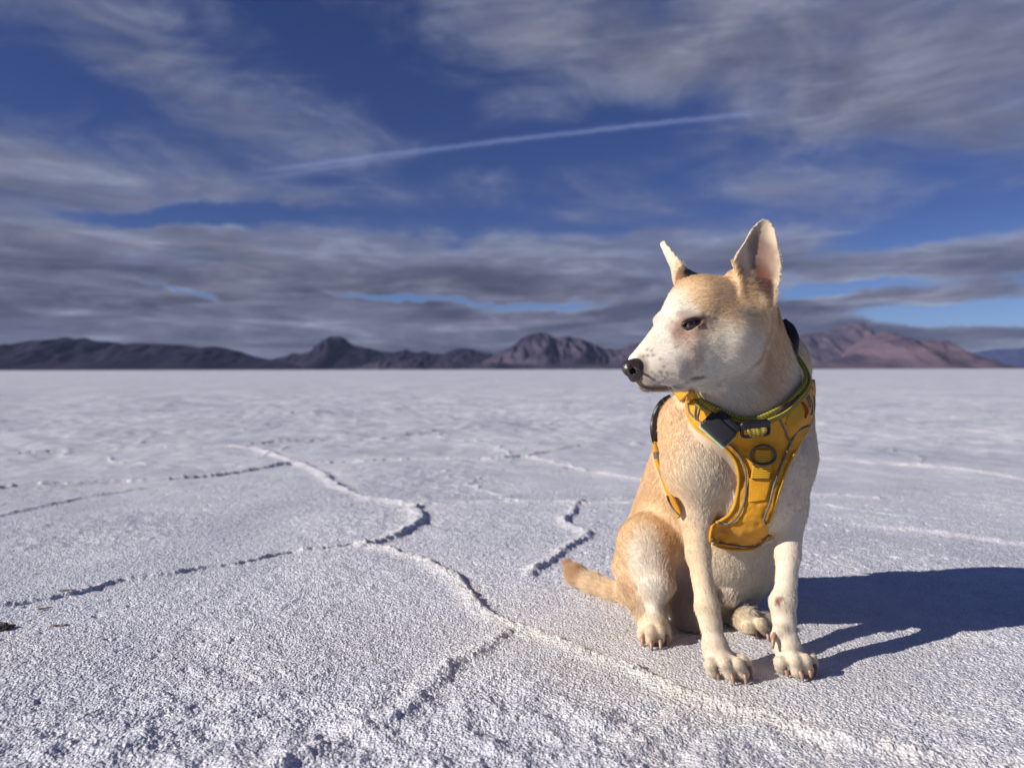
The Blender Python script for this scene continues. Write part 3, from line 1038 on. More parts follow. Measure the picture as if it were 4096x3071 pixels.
# coat colours: base cream with patches laid over it in 3-D
CREAM = np.array((0.85, 0.73, 0.54)); TAN = np.array((0.81, 0.585, 0.345)); WHITE = np.array((0.88, 0.83, 0.745))
PINK = np.array((0.52, 0.38, 0.34)); DARKR = np.array((0.16, 0.10, 0.075)); GREY = np.array((0.42, 0.37, 0.34))
RUST = np.array((0.58, 0.34, 0.16)); INNER = np.array((0.38, 0.25, 0.20))
PATCH = [
    # tan back, flank and rump
    (P(2660, 1700, 1.28), (.11, .16, .09), TAN, .75), (P(2560, 2000, 1.36), (.09, .16, .13), TAN, .72),
    (P(2700, 2080, 1.3), (.09, .10, .07), TAN, .62), (P(2520, 2250, 1.36), (.05, .08, .09), TAN, .35),
    (P(2545, 2380, 1.29), (.028, .04, .035), RUST, .48), (P(2900, 2000, 1.45), (.2, .12, .25), TAN, .8),
    (P(2770, 1175, 1.07), (.036, .06, .020), TAN, .6), (P(2810, 1225, 1.05), (.022, .04, .012), TAN, .5),
    # tail
    (P(2430, 2350, 1.48), (.06, .08, .03), TAN, .55), (P(2290, 2275, 1.54), (.030, .05, .025), RUST, .85),
    # forelegs: warm streak down the outside
    (P(2735, 2000, 1.17), (.022, .04, .09), TAN, .55), (P(2765, 2250, 1.15), (.012, .03, .07), TAN, .30),
    # crown, back of the head, neck
    (P(2870, 1130, 1.1), (.060, .08, .030), TAN, .85), (P(2940, 1215, 1.09), (.045, .06, .035), TAN, .80),
    (P(2860, 1215, 1.085), (.030, .05, .022), TAN, .7), (P(2960, 1260, 1.08), (.02, .04, .012), GREY, .55),
    (P(2885, 1170, 1.075), (.016, .04, .016), GREY, .35), (P(2790, 1130, 1.1), (.03, .06, .018), TAN, .5),
    (P(3100, 1280, 1.16), (.024, .06, .055), TAN, .85), (P(3090, 1250, 1.15), (.010, .04, .022), RUST, .8),
    (P(3080, 1420, 1.13), (.040, .06, .060), TAN, .45), (P(3040, 1500, 1.12), (.03, .05, .03), TAN, .25),
    # whites: muzzle, brow, cheek, chest, belly, thigh
    (P(2610, 1430, 1.055), (.050, .06, .050), WHITE, .9), (P(2690, 1300, 1.065), (.028, .06, .045), WHITE, .9),
    (P(2640, 1260, 1.08), (.022, .05, .030), WHITE, .9), (P(2900, 1400, 1.075), (.050, .06, .036), WHITE, .7),
    (P(2850, 1520, 1.1), (.06, .08, .045), WHITE, .75), (P(2860, 1850, 1.13), (.045, .06, .10), WHITE, .45),
    (P(3180, 1900, 1.16), (.045, .08, .16), WHITE, .6), (P(2960, 2260, 1.3), (.10, .09, .07), WHITE, .7),
    (P(2590, 2260, 1.25), (.030, .05, .06), WHITE, .8), (P(2625, 2380, 1.24), (.016, .03, .03), WHITE, .8),
    (P(3140, 2500, 1.12), (.05, .06, .10), WHITE, .45), (P(2850, 2640, 1.09), (.07, .06, .05), WHITE, .4),
    # bare pinkish skin in the groin, behind the ribs
    (P(2735, 2400, 1.29), (.026, .06, .055), PINK, .9), (P(2700, 2270, 1.28), (.022, .05, .02), PINK, .5),
    (P(2900, 2380, 1.28), (.022, .04, .014), PINK, .6), (P(2760, 2330, 1.29), (.02, .05, .03), PINK, .7),
    # face markings and muzzle shading
    (P(2745, 1310, 1.065), (.024, .04, .017), np.array((.42, .28, .22)), .95), (P(2720, 1345, 1.065), (.013, .04, .020), np.array((.42, .28, .22)), .7),
    (P(2800, 1300, 1.075), (.020, .04, .013), np.array((.50, .38, .31)), .6), (P(2766, 1288, 1.065), (.0185, .03, .0105), DARKR, .95),
    (P(2815, 1276, 1.075), (.008, .03, .0030), DARKR, .45), (P(2748, 1258, 1.065), (.016, .03, .006), GREY, .5),
    (P(2760, 1420, 1.075), (.013, .04, .022), np.array((.62, .46, .34)), .5),
    (P(2700, 1480, 1.065), (.030, .05, .020), GREY, .3), (P(2640, 1500, 1.055), (.022, .04, .020), GREY, .25),  # first grey patch puts muzzle shading into the coat colour
    (P(2578, 1470, 1.035), (.0095, .03, .022), DARKR, .85), (P(2560, 1530, 1.035), (.016, .03, .010), np.array((.26, .17, .14)), .75),
    (P(2630, 1555, 1.055), (.034, .03, .0042), DARKR, .8), (P(2780, 1513, 1.075), (.009, .03, .0022), DARKR, .6),
    # ears
    (P(3040, 1030, 1.11), (.019, .06, .040), np.array((.37, .25, .20)), .9), (P(3046, 1120, 1.09), (.012, .05, .026), np.array((.20, .09, .07)), .95),
    (P(3060, 930, 1.13), (.014, .03, .020), CREAM, .5), (P(2740, 1080, 1.17), (.017, .07, .030), np.array((.26, .23, .21)), .95), (P(2698, 1020, 1.18), (.0085, .07, .022), np.array((.28, .25, .23)), .9),
    (P(2935, 1115, 1.12), (.008, .03, .028), np.array((.30, .19, .12)), .7),
    (P(2652, 1040, 1.17), (.007, .03, .045), WHITE, .8),
    # healed scar on the wrist
    (P(3128, 2418, 1.1), (.0040, .03, .0055), np.array((.28, .10, .08)), .95), (P(3142, 2405, 1.1), (.0050, .03, .0018), np.array((.25, .12, .10)), .8),
]
SPOTS = [(2611, 1420), (2702, 1388), (2574, 1425), (2590, 1421), (2605, 1402), (2588, 1398), (2641, 1436), (2656, 1466),
         (2646, 1492), (2638, 1487), (2667, 1490), (2632, 1508), (2647, 1506), (2673, 1500), (2691, 1497), (2617, 1517),
         (2655, 1523), (2638, 1533), (2668, 1532), (2620, 1540), (2685, 1553), (2620, 1500), (2608, 1488), (2660, 1512)]


def coat(p):
    c = np.tile(CREAM, (len(p), 1))
    j = vnoise3(p, 60, 3) * .35 + vnoise3(p, 140, 4) * .25
    for ctr, r, col, a in PATCH:
        q = (((p - ctr) / np.array(r)) ** 2).sum(1)
        w = a * sstep(q + j * .8, 2.2, .25)
        c = c * (1 - w[:, None]) + col * w[:, None]
    c = c * (1 + .07 * vnoise3(p, 30, 8) + .05 * vnoise3(p, 90, 9))[:, None]
    return c


spot_pts = None


def fur_colour(p):
    global spot_pts
    c = coat(p)
    if spot_pts is None:
        spot_pts = D.march(SPOTS, 0.0)
    for a, b in GAPS:
        ba = b - a
        t = np.clip((p - a) @ ba / (ba @ ba), 0, 1)
        q = ((p - a - t[:, None] * ba) ** 2).sum(1)
        w = .93 * np.exp(-q / (.0054 ** 2)) * sstep(p[:, 2], .030, .022)
        c = c * (1 - w[:, None]) + np.array((.13, .09, .065)) * w[:, None]
    for i in range(len(MOUTH) - 1):
        a, b = MOUTH[i], MOUTH[i + 1]
        ba = b - a
        t = np.clip((p - a) @ ba / (ba @ ba), 0, 1)
        q = ((p - a - t[:, None] * ba) ** 2).sum(1)
        wd = .0034 if i < 3 else .0022
        w = (.88 if i != 4 else .5) * np.exp(-q / (wd ** 2))
        c = c * (1 - w[:, None]) + np.array((.10, .065, .055)) * w[:, None]
    for s in spot_pts:
        q = ((p - s) ** 2).sum(1)
        w = .85 * np.exp(-q / (.0021 ** 2))
        c = c * (1 - w[:, None]) + np.array((.16, .12, .11)) * w[:, None]
    # darker brown in the cracks between the toes
    return np.clip(c, 0.01, 0.9)


def build_dog():
    root = bpy.data.objects.new('dog', None)
    COL.objects.link(root)
    root.location = (0, 0, 0)
    tag(root, 'cream and tan short-haired dog in a yellow harness, sitting with its head turned left', 'dog')
    F, lo, vox = D.grid(0.0023)
    V, Q = surface_nets(F, lo, vox)
    E = np.vstack([Q[:, [0, 1]], Q[:, [1, 2]], Q[:, [2, 3]], Q[:, [3, 0]]])
    deg = np.bincount(E[:, 0], minlength=len(V)).astype(float)[:, None]
    for lam in (.5, -.53, .5, -.53, .5, -.53):
        S = np.stack([np.bincount(E[:, 0], weights=V[E[:, 1], i], minlength=len(V)) for i in range(3)], 1)
        V = V + lam * (S / np.maximum(deg, 1) - V)
    V[:, 2] = np.maximum(V[:, 2], 0.0005)
    del F
    m, g, b = principled('dog_skin', (.6, .5, .4), .8, .15)
    at = g.node('ShaderNodeAttribute', attribute_name='coat').outputs['Color']
    tc = g.node('ShaderNodeTexCoord').outputs['Object']
    g.put(b.inputs['Base Color'], g.mix(1.0, at, (0.80, 0.76, 0.72), 'MULTIPLY'))
    bump(g, b, g.noise(tc, 500, 3, .6), .3, .001)
    body = mesh_obj('body', V, Q, m, root)
    attr(body, 'coat', fur_colour(V))
    return root, body, V, Q


dog, dog_body, DV, DQ = build_dog()

# ------------------------------------------------------------------ helpers for worn things

def curve_pts(pts, n, closed=False):
    """n points along a smooth curve through pts (any dimension)"""
    p = np.asarray(pts, float)
    if closed:
        q = np.vstack([p[-1], p, p[0], p[1]])
    else:
        q = np.vstack([2 * p[0] - p[1], p, 2 * p[-1] - p[-2]])
    out = []
    for i in range(1, len(q) - 2):
        t = np.linspace(0, 1, 24, endpoint=False)[:, None]
        a, b, c, d = q[i - 1], q[i], q[i + 1], q[i + 2]
        out.append(.5 * (2 * b + (c - a) * t + (2 * a - 5 * b + 4 * c - d) * t ** 2 + (3 * b - a - 3 * c + d) * t ** 3))
    out = np.vstack(out + [q[-2][None]])
    s = np.concatenate([[0], np.cumsum(np.linalg.norm(np.diff(out, axis=0), axis=1))])
    u = np.linspace(0, s[-1], n)
    return np.stack([np.interp(u, s, out[:, k]) for k in range(out.shape[1])], 1)


def tube(name, pts, r, mat, parent, seg=10, closed=False, taper=None, flat=None):
    p = np.asarray(pts, float)
    n = len(p)
    if closed:
        T = np.roll(p, -1, 0) - np.roll(p, 1, 0)
    else:
        T = np.gradient(p, axis=0)
    T /= np.linalg.norm(T, axis=1, keepdims=True) + 1e-12
    N = np.zeros_like(p)
    ref = np.array([0.3, -1, 0.2])
    for i in range(n):
        v = ref - T[i] * (ref @ T[i])
        N[i] = v / (np.linalg.norm(v) + 1e-9)
        ref = N[i]
    B = np.cross(T, N)
    rr = np.full(n, r) if taper is None else r * np.asarray(taper)
    a = np.linspace(0, 2 * math.pi, seg, endpoint=False)
    V = p[:, None] + rr[:, None, None] * (np.cos(a)[None, :, None] * N[:, None] + np.sin(a)[None, :, None] * B[:, None])
    V = V.reshape(-1, 3)
    F = []
    m = n if closed else n - 1
    for i in range(m):
        for k in range(seg):
            j = (i + 1) % n
            F.append((i * seg + k, i * seg + (k + 1) % seg, j * seg + (k + 1) % seg, j * seg + k))
    if not closed:
        F.append(tuple(range(seg))[::-1])
        F.append(tuple((n - 1) * seg + k for k in range(seg)))
    return mesh_obj(name, V, F, mat, parent)


def solid_sheet(name, Gd, thick, mat, parent, normals=None, uvs=(1, 1)):
    """closed thick sheet from a grid of points (rows, cols, 3); thickness goes inward"""
    R, Cn = Gd.shape[:2]
    du = np.gradient(Gd, axis=0); dv = np.gradient(Gd, axis=1)
    N = np.cross(du, dv)
    N /= np.linalg.norm(N, axis=2, keepdims=True) + 1e-12
    if normals is not None:
        s = np.sign((N * normals).sum(2, keepdims=True)); s[s == 0] = 1
        N = N * s
    back = Gd - N * thick
    V = np.vstack([Gd.reshape(-1, 3), back.reshape(-1, 3)])
    idx = np.arange(R * Cn).reshape(R, Cn)
    q = np.stack([idx[:-1, :-1], idx[:-1, 1:], idx[1:, 1:], idx[1:, :-1]], -1).reshape(-1, 4)
    o = R * Cn
    F = [tuple(a) for a in q] + [tuple(a + o)[::-1] for a in q]
    rim = list(idx[0, :]) + list(idx[1:, -1]) + list(idx[-1, -2::-1]) + list(idx[-2:0:-1, 0])
    for a, b in zip(rim, rim[1:] + rim[:1]):
        F.append((b, a, a + o, b + o))
    u, v = np.meshgrid(np.linspace(0, uvs[0], R), np.linspace(0, uvs[1], Cn), indexing='ij')
    uv = np.stack([v, u], -1).reshape(-1, 2)
    uv = np.vstack([uv, uv])
    return mesh_obj(name, V, F, mat, parent, uv=uv)


def relax(Gd, it=3):
    for _ in range(it):
        p = np.pad(Gd, ((1, 1), (1, 1), (0, 0)), mode='edge')
        s = (p[:-2, 1:-1] + p[2:, 1:-1] + p[1:-1, :-2] + p[1:-1, 2:]) / 4
        k = Gd.copy()
        k[1:-1, 1:-1] = Gd[1:-1, 1:-1] * .5 + s[1:-1, 1:-1] * .5
        Gd = k
    return Gd


COVER = []


def panel(name, L, R, rows, cols, off, thick, mat, parent, bow=None, uvs=(1, 1), wrinkle=0.0, seed=0):
    Lc = curve_pts(L, rows); Rc = curve_pts(R, rows)
    t = np.linspace(0, 1, cols)[None, :, None]
    g = Lc[:, None] * (1 - t) + Rc[:, None] * t
    if bow is not None:
        b = np.interp(np.linspace(0, 1, rows), np.linspace(0, 1, len(bow)), bow)
        g[:, :, 1] += b[:, None] * np.sin(np.pi * t[0, :, 0])[None, :]
    p = D.march(g.reshape(-1, 2), off).reshape(rows, cols, 3)
    p = relax(p, 4)
    nrm = D.grad(p.reshape(-1, 3)).reshape(rows, cols, 3)
    if wrinkle:
        q = p.reshape(-1, 3)
        w = vnoise3(q * np.array([1, 1, .6]), 70, seed) + .5 * vnoise3(q, 150, seed + 1)
        p = p + nrm * (w.reshape(rows, cols, 1) * wrinkle)
    COVER.append(p.reshape(-1, 3))
    return solid_sheet(name, p, thick, mat, parent, nrm, uvs)


def strap(name, pts, width, thick, mat, parent, off, n=60, closed=False, snap=True, uvs=None, cols=5, wide=None):
    """flat band along 3-D points, lying on the body"""
    c = curve_pts(pts, n, closed)
    if snap:
        far = D.at(c) > .018
        for i in np.where(far)[0]:
            c[i] = DV[np.argmin(((DV - c[i]) ** 2).sum(1))]
        c = D.snap(c, off)
        for _ in range(6):
            c[1:-1] = (c[:-2] + 2 * c[1:-1] + c[2:]) / 4
        c = D.snap(c, off, 4)
    if closed:
        c = c[:-1]
        T = np.roll(c, -1, 0) - np.roll(c, 1, 0)
    else:
        T = np.gradient(c, axis=0)
    T /= np.linalg.norm(T, axis=1, keepdims=True)
    N = D.grad(c, .006)
    for _ in range(4):
        N = (np.roll(N, 1, 0) + N * 2 + np.roll(N, -1, 0)) / 4 if closed else N
    S = np.cross(T, N); S /= np.linalg.norm(S, axis=1, keepdims=True) + 1e-9
    N = np.cross(S, T)
    ww = np.full(len(c), width) if wide is None else width * np.interp(np.linspace(0, 1, len(c)), np.linspace(0, 1, len(wide)), wide)
    k = np.linspace(-.5, .5, cols)
    Gd = c[:, None] + S[:, None] * (k[None, :, None] * ww[:, None, None]) + N[:, None] * ((.25 - k ** 2)[None, :, None] * width * .18)
    Nn = np.repeat(N[:, None], cols, 1)
    if closed:
        Gd = np.concatenate([Gd, Gd[:1]], 0); Nn = np.concatenate([Nn, Nn[:1]], 0)
    COVER.append(Gd.reshape(-1, 3))
    L = np.linalg.norm(np.diff(c, axis=0), axis=1).sum()
    return solid_sheet(name, Gd, thick, mat, parent, Nn, uvs or (L / width, 1)), c, N


def fabric(name, col, rough=.62, scale=900, col2=None):
    m, g, b = principled(name, col, rough, .3)
    tc = g.node('ShaderNodeTexCoord').outputs['Object']
    n = g.noise(tc, 35, 4, .6)
    c = g.mix(g.smooth(n, .3, .75), tuple(x * .80 for x in col), tuple(min(1, x * 1.08) for x in col))
    n2 = g.noise(tc, 14, 3, .6)
    c = g.mix(g.smooth(n2, .60, .80), c, tuple(x * .62 + .02 for x in col))     # rubbed-in grime
    g.put(b.inputs['Base Color'], c)
    w = g.node('ShaderNodeTexWave', wave_type='BANDS', bands_direction='X')
    w.inputs['Scale'].default_value = scale / 6.0
    w2 = g.node('ShaderNodeTexWave', wave_type='BANDS', bands_direction='Z')
    w2.inputs['Scale'].default_value = scale / 6.0
    g.l.new(tc, w.inputs[0]); g.l.new(tc, w2.inputs[0])
    h = g.math('ADD', g.math('MULTIPLY', g.math('MULTIPLY', w.outputs['Fac'], w2.outputs['Fac']), .35), g.math('MULTIPLY', g.noise(tc, 90, 4, .6), 1.6))
    bump(g, b, h, .35, .0018)
    b.inputs['Sheen Weight'].default_value = .08
    return m


def webbing_material(name, c1, c2, ribs=8.0):
    """ribbed strap: uv.y runs along the strap"""
    m, g, b = principled(name, c1, .65, .3)
    uv = g.node('ShaderNodeTexCoord').outputs['UV']
    sp = g.node('ShaderNodeSeparateXYZ'); g.l.new(uv, sp.inputs[0])
    s = g.math('SINE', g.math('MULTIPLY', sp.outputs[1], 2 * math.pi * ribs))
    g.put(b.inputs['Base Color'], g.mix(g.smooth(s, -.4, .6), c2, c1))
    bump(g, b, s, .5, .001)
    return m


def braid_material():
    m, g, b = principled('collar_braid', (.4, .5, .05), .6, .35)
    uv = g.node('ShaderNodeTexCoord').outputs['UV']
    sp = g.node('ShaderNodeSeparateXYZ'); g.l.new(uv, sp.inputs[0])
    v, u = sp.outputs[0], sp.outputs[1]                  # v across 0..1, u along in band widths
    # little diagonal plaits
    d1 = g.math('SINE', g.math('MULTIPLY', g.math('ADD', g.math('MULTIPLY', u, 2.0), g.math('PINGPONG', g.math('MULTIPLY', v, 4.0), 1.0)), 2 * math.pi))
    lime, dk = (.50, .50, .06), (.15, .16, .03)
    base = g.mix(g.smooth(d1, -.7, .2), dk, lime)
    # rusty tracer threads
    stripe = g.smooth(g.math('ABSOLUTE', g.math('SUBTRACT', g.math('PINGPONG', g.math('MULTIPLY', v, 2.0), .5), .25)), .15, .09)
    rust = g.mix(g.smooth(d1, -.2, .6), (.13, .035, .02), (.52, .16, .05))
    g.put(b.inputs['Base Color'], g.mix(g.math('MULTIPLY', stripe, g.smooth(d1, -.9, .3)), base, rust))
    rd = g.math('PINGPONG', g.math('MULTIPLY', v, 2.0), .5)
    bump(g, b, g.math('ADD', g.math('MULTIPLY', d1, .5), g.math('MULTIPLY', rd, 4.0)), .8, .0012)
    return m


def rounded_box(name, centre, axes, size, bev, mat, parent, seg=4):
    import bmesh
    bm = bmesh.new()
    bmesh.ops.create_cube(bm, size=1.0)
    for v in bm.verts:
        v.co = Vector((v.co.x * size[0], v.co.y * size[1], v.co.z * size[2]))
    bmesh.ops.bevel(bm, geom=list(bm.edges), offset=bev, segments=seg, affect='EDGES', profile=.6)
    M = np.array(axes).T
    me = bpy.data.meshes.new(name)
    for v in bm.verts:
        w = M @ np.array(v.co) + centre
        v.co = Vector(w)
    bmesh.ops.recalc_face_normals(bm, faces=bm.faces)
    bm.to_mesh(me); bm.free()
    me.polygons.foreach_set('use_smooth', np.ones(len(me.polygons), bool))
    o = bpy.data.objects.new(name, me); COL.objects.link(o); me.materials.append(mat)
    o.parent = parent
    return o


def frame_axes(x, n):
    x = np.asarray(x, float); n = np.asarray(n, float)
    n = n / np.linalg.norm(n); x = x - n * (x @ n); x /= np.linalg.norm(x)
    return [x, np.cross(n, x), n]


# ------------------------------------------------------------------ harness, collar and tracker
def build_gear():
    yel = fabric('yellow_cloth', (.66, .30, .012))
    yel_d = fabric('yellow_binding', (.62, .31, .02), .6)
    web = webbing_material('yellow_webbing', (.68, .37, .03), (.44, .22, .015), 13)
    web_s = webbing_material('yellow_strap', (.70, .40, .03), (.42, .22, .015), 26)
    grey = fabric('grey_piping', (.13, .135, .14), .5)
    black, _, bb = principled('black_plastic', (.012, .012, .014), .38, .5)
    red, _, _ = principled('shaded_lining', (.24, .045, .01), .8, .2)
    g = NG(black.node_tree)
    tc = g.node('ShaderNodeTexCoord').outputs['Object']
    bump(g, bb, g.noise(tc, 900, 3, .6), .35, .0008)
    metal, _, _ = principled('dark_metal', (.075, .075, .08), .38, .5, .6)

    H = bpy.data.objects.new('harness', None); COL.objects.link(H); H.parent = dog
    tag(H, 'golden yellow padded dog harness with grey piping across the chest')
    trunkL = [(2838, 1751), (2876, 1775), (2915, 1809), (2941, 1847), (2954, 1896), (2954, 1944), (2942, 2011), (2920, 2055),
              (2890, 2078), (2860, 2098), (2850, 2120), (2847, 2165)]
    trunkR = [(3204, 1760), (3190, 1790), (3175, 1818), (3147, 1876), (3127, 1934), (3103, 2007), (3086, 2060), (3079, 2084),
              (3068, 2096), (3072, 2115), (3076, 2142)]
    panel('chest_panel', trunkL, trunkR, 70, 40, .0062, .004, yel, H, bow=[0, 0, 0, 0, 0, 6, 20, 42], wrinkle=.0019, seed=5)
    I = [(2772, 1566), (2794, 1601), (2833, 1626), (2880, 1655), (2934, 1678), (2983, 1690), (3040, 1695), (3098, 1679),
         (3142, 1656), (3185, 1611), (3222, 1563), (3232, 1535)]
    O = [(2748, 1590), (2748, 1645), (2763, 1683), (2790, 1717), (2838, 1751), (2900, 1772), (3000, 1785), (3100, 1792),
         (3180, 1795), (3212, 1750), (3240, 1700), (3254, 1650), (3257, 1597), (3244, 1545)]
    panel('neck_yoke', I, O, 90, 16, .0080, .004, yel, H, wrinkle=.0014, seed=9)
    # bound edges
    def edge(name, pts, r, mat, off, n=90):
        p = D.march(curve_pts(pts, n), off)
        for _ in range(3):
            p[1:-1] = (p[:-2] + 2 * p[1:-1] + p[2:]) / 4
        p = p + 0
        return tube(name, p, r, mat, H, 8)
    edge('edge_binding', [(2762, 1568), (2748, 1600), (2749, 1645), (2763, 1683), (2790, 1717), (2838, 1751), (2876, 1775), (2915, 1809), (2941, 1847),
                          (2954, 1896), (2954, 1944), (2942, 2011), (2920, 2055), (2890, 2078), (2866, 2090)], .0026, yel_d, .0066, 140)
    edge('edge_binding', [(3244, 1545), (3256, 1597), (3253, 1650), (3238, 1703), (3204, 1760), (3175, 1818), (3147, 1876), (3127, 1934),
                          (3103, 2007), (3086, 2060), (3076, 2090)], .0024, yel_d, .0066, 120)
    edge('edge_binding', [(2850, 2172), (2881, 2188), (2934, 2197), (2982, 2198), (3021, 2191), (3052, 2170), (3074, 2144)], .0024, yel_d, .0064, 70)
    edge('edge_binding', [(2834, 1628), (2880, 1656), (2934, 1679), (2983, 1691), (3040, 1696), (3098, 1680), (3142, 1657), (3185, 1612), (3222, 1564)], .0020, yel_d, .0083, 90)
    # piping
    edge('piping', [(2753, 1615), (2758, 1650), (2790, 1679), (2838, 1708), (2880, 1738), (2915, 1773), (2949, 1809), (2978, 1867), (2985, 1910),
                    (2983, 1973), (2971, 2026), (2944, 2074), (2910, 2096), (2872, 2089)], .0016, grey, .0084, 140)
    edge('piping', [(3238, 1703), (3195, 1722), (3166, 1765), (3147, 1809), (3122, 1867), (3098, 1934), (3079, 2012), (3060, 2065), (3056, 2086), (3066, 2096)], .0016, grey, .0084, 110)
    edge('piping', [(3120, 1680), (3128, 1695), (3142, 1722), (3152, 1750), (3164, 1766)], .0014, grey, .0097, 40)
    edge('piping', [(2848, 2156), (2881, 2171), (2920, 2178), (2982, 2187), (3026, 2184), (3055, 2164), (3075, 2141)], .0015, grey, .0076, 70)
    edge('piping', [(2788, 1600), (2783, 1630), (2779, 1665), (2784, 1678)], .0014, grey, .0100, 30)
    edge('piping', [(2806, 1612), (2797, 1640), (2789, 1668), (2790, 1682)], .0011, grey, .0097, 30)
    edge('piping', [(3224, 1563), (3240, 1590), (3249, 1615), (3251, 1640), (3244, 1660)], .0012, grey, .0092, 30)
    edge('piping', [(3214, 1572), (3230, 1592), (3239, 1612), (3242, 1630)], .0012, grey, .0092, 30)
    # fold of mesh lining showing inside the right-hand branch
    panel('mesh_lining', [(3186, 1618), (3170, 1640), (3150, 1668), (3145, 1700)], [(3212, 1606), (3222, 1640), (3212, 1672), (3172, 1705)], 24, 14, .0098, .002, web_s, H)
    panel('shaded_fold', [(3204, 1605), (3214, 1622), (3222, 1645), (3222, 1672)], [(3210, 1603), (3226, 1620), (3236, 1645), (3224, 1674)], 16, 6, .0108, .0015, red, H)  # dark red sheet: the shadow inside the branch is put into its colour
    # webbing loop and ring
    panel('webbing_loop', [(3022, 1800), (3020, 1822), (3012, 1850), (3008, 1880), (3003, 1914)], [(3084, 1800), (3090, 1832), (3089, 1858), (3086, 1885), (3080, 1914)],
          40, 12, .0115, .003, web, H, uvs=(1, 1))
    panel('webbing_base', [(2996, 1912), (2992, 1960), (2994, 2010)], [(3088, 1912), (3078, 1960), (3066, 2000)], 20, 12, .0078, .002, yel, H, wrinkle=.0006, seed=31)
    th = np.linspace(0, 2 * math.pi, 48, endpoint=False)
    ring = np.stack([3053 + 50 * np.cos(th), 1824 + np.where(np.sin(th) < 0, 43, 34) * np.sin(th)], 1)
    p = D.march(ring, .0125)
    tube('ring', p, .0021, metal, H, 10, closed=True)
    # left strap top: ribbed yellow adjuster
    panel('webbing_end', [(2764, 1566), (2756, 1590), (2748, 1607)], [(2778, 1572), (2770, 1596), (2764, 1614)], 14, 8, .0105, .002, web_s, H)
    # straps running back over the shoulders and the girth round the ribs
    strap('back_strap', [P(2762, 1590, 1.20), P(2735, 1570, 1.26), P(2760, 1570, 1.34), P(2850, 1600, 1.38), P(2950, 1600, 1.38)], .034, .004, yel, H, .007, 50)
    strap('back_strap', [P(3248, 1560, 1.20), P(3225, 1560, 1.28), P(3120, 1580, 1.34), P(3000, 1600, 1.37), P(2950, 1600, 1.38)], .034, .004, yel, H, .007, 50)
    strap('back_panel', [P(2950, 1590, 1.38), P(2900, 1680, 1.42), P(2850, 1800, 1.45), P(2800, 1920, 1.47)], .09, .005, yel, H, .008, 40, cols=9)
    girth = [P(2820, 1800, 1.45), P(2680, 1740, 1.38), P(2612, 1800, 1.31), P(2622, 1900, 1.27), P(2652, 1990, 1.255), P(2705, 2060, 1.235), P(2790, 2110, 1.25), P(2900, 2130, 1.24),
             P(3010, 2110, 1.24), P(3080, 2080, 1.30), P(3120, 1960, 1.36), P(3060, 1860, 1.43), P(2950, 1800, 1.46)]
    strap('girth_strap', girth, .012, .003, yel, H, .0035, 120, closed=True)
    panel('girth_panel', [(2666, 1976), (2672, 2005), (2690, 2042), (2712, 2074)], [(2680, 1980), (2698, 2000), (2712, 2025), (2722, 2052)], 24, 8, .0085, .003, yel, H)
    edge('piping', [(2667, 1982), (2675, 2005), (2692, 2034), (2712, 2056)], .0014, grey, .0098, 30)
    # quick-release buckle on the back, and the strap tail that hangs from it
    b1, c, n = strap('back_buckle', [P(2700, 1606, 1.29), P(2672, 1614, 1.29), P(2645, 1642, 1.28), P(2622, 1690, 1.275), P(2606, 1735, 1.275), P(2602, 1764, 1.28)],
                     .034, .010, black, H, .0095, 30, cols=7, wide=[.5, .9, 1, .8, 1, 1, .6])
    strap('buckle_webbing', [P(2603, 1768, 1.27), P(2602, 1795, 1.27), P(2606, 1822, 1.27)], .018, .004, web_s, H, .008, 14)
    rounded_box('slide_lock', D.snap(P(2612, 1824, 1.26), .010)[0], frame_axes((1, 0, .2), (-.5, -1, 0)), (.008, .012, .006), .002, grey, H)
    strap('strap_tail', [P(2618, 1838, 1.24), P(2622, 1880, 1.24), P(2626, 1925, 1.235), P(2627, 1966, 1.235)], .011, .003, web_s, H, .010, 30, wide=[.7, 1, .7, 1.5, .9, .7], cols=4)

    # collar: plaited band low round the neck, rising to the nape
    Cc = bpy.data.objects.new('collar', None); COL.objects.link(Cc); Cc.parent = dog
    tag(Cc, 'lime green plaited collar with rusty tracer threads and a black slide buckle')
    br = braid_material()
    loop = [P(3165, 1330, 1.21), P(3186, 1400, 1.19), P(3190, 1470, 1.17), P(3172, 1540, 1.15), P(3130, 1605, 1.12), P(3075, 1652, 1.10),
            P(3010, 1686, 1.09), P(2950, 1690, 1.09), P(2880, 1660, 1.10), P(2810, 1590, 1.14), P(2800, 1500, 1.22), P(2860, 1400, 1.27),
            P(2960, 1320, 1.28), P(3080, 1290, 1.26)]
    strap('band', loop, .0105, .004, br, Cc, .0085, 160, closed=True, cols=7)
    loop2 = [a + np.array((.0015, .0, -.007)) for a in loop]
    strap('band', loop2, .0085, .004, br, Cc, .0115, 160, closed=True, cols=7)
    tube('nape_pad', curve_pts([P(3136, 1278, 1.175), P(3158, 1312, 1.175), P(3172, 1350, 1.17), P(3178, 1395, 1.165), P(3180, 1420, 1.165)], 24), .0095, black, Cc, 12,
         taper=np.interp(np.linspace(0, 1, 24), [0, .25, .6, 1], [.3, .85, 1.0, .5]))
    # reflective edge with a leather tab
    lea, _, _ = principled('worn_tab', (.10, .062, .04), .7, .3)
    strap('tab', [P(3160, 1590, 1.13), P(3130, 1630, 1.11), P(3098, 1664, 1.10)], .016, .0025, lea, Cc, .0085, 20)
    ce = D.snap([P(3022, 1716, 1.085)], .017)[0]
    ax = frame_axes((1, 0, .10), (.05, -1, -.1))
    th = np.linspace(0, 2 * math.pi, 56, endpoint=False)
    sq = lambda v, e: np.sign(v) * np.abs(v) ** e
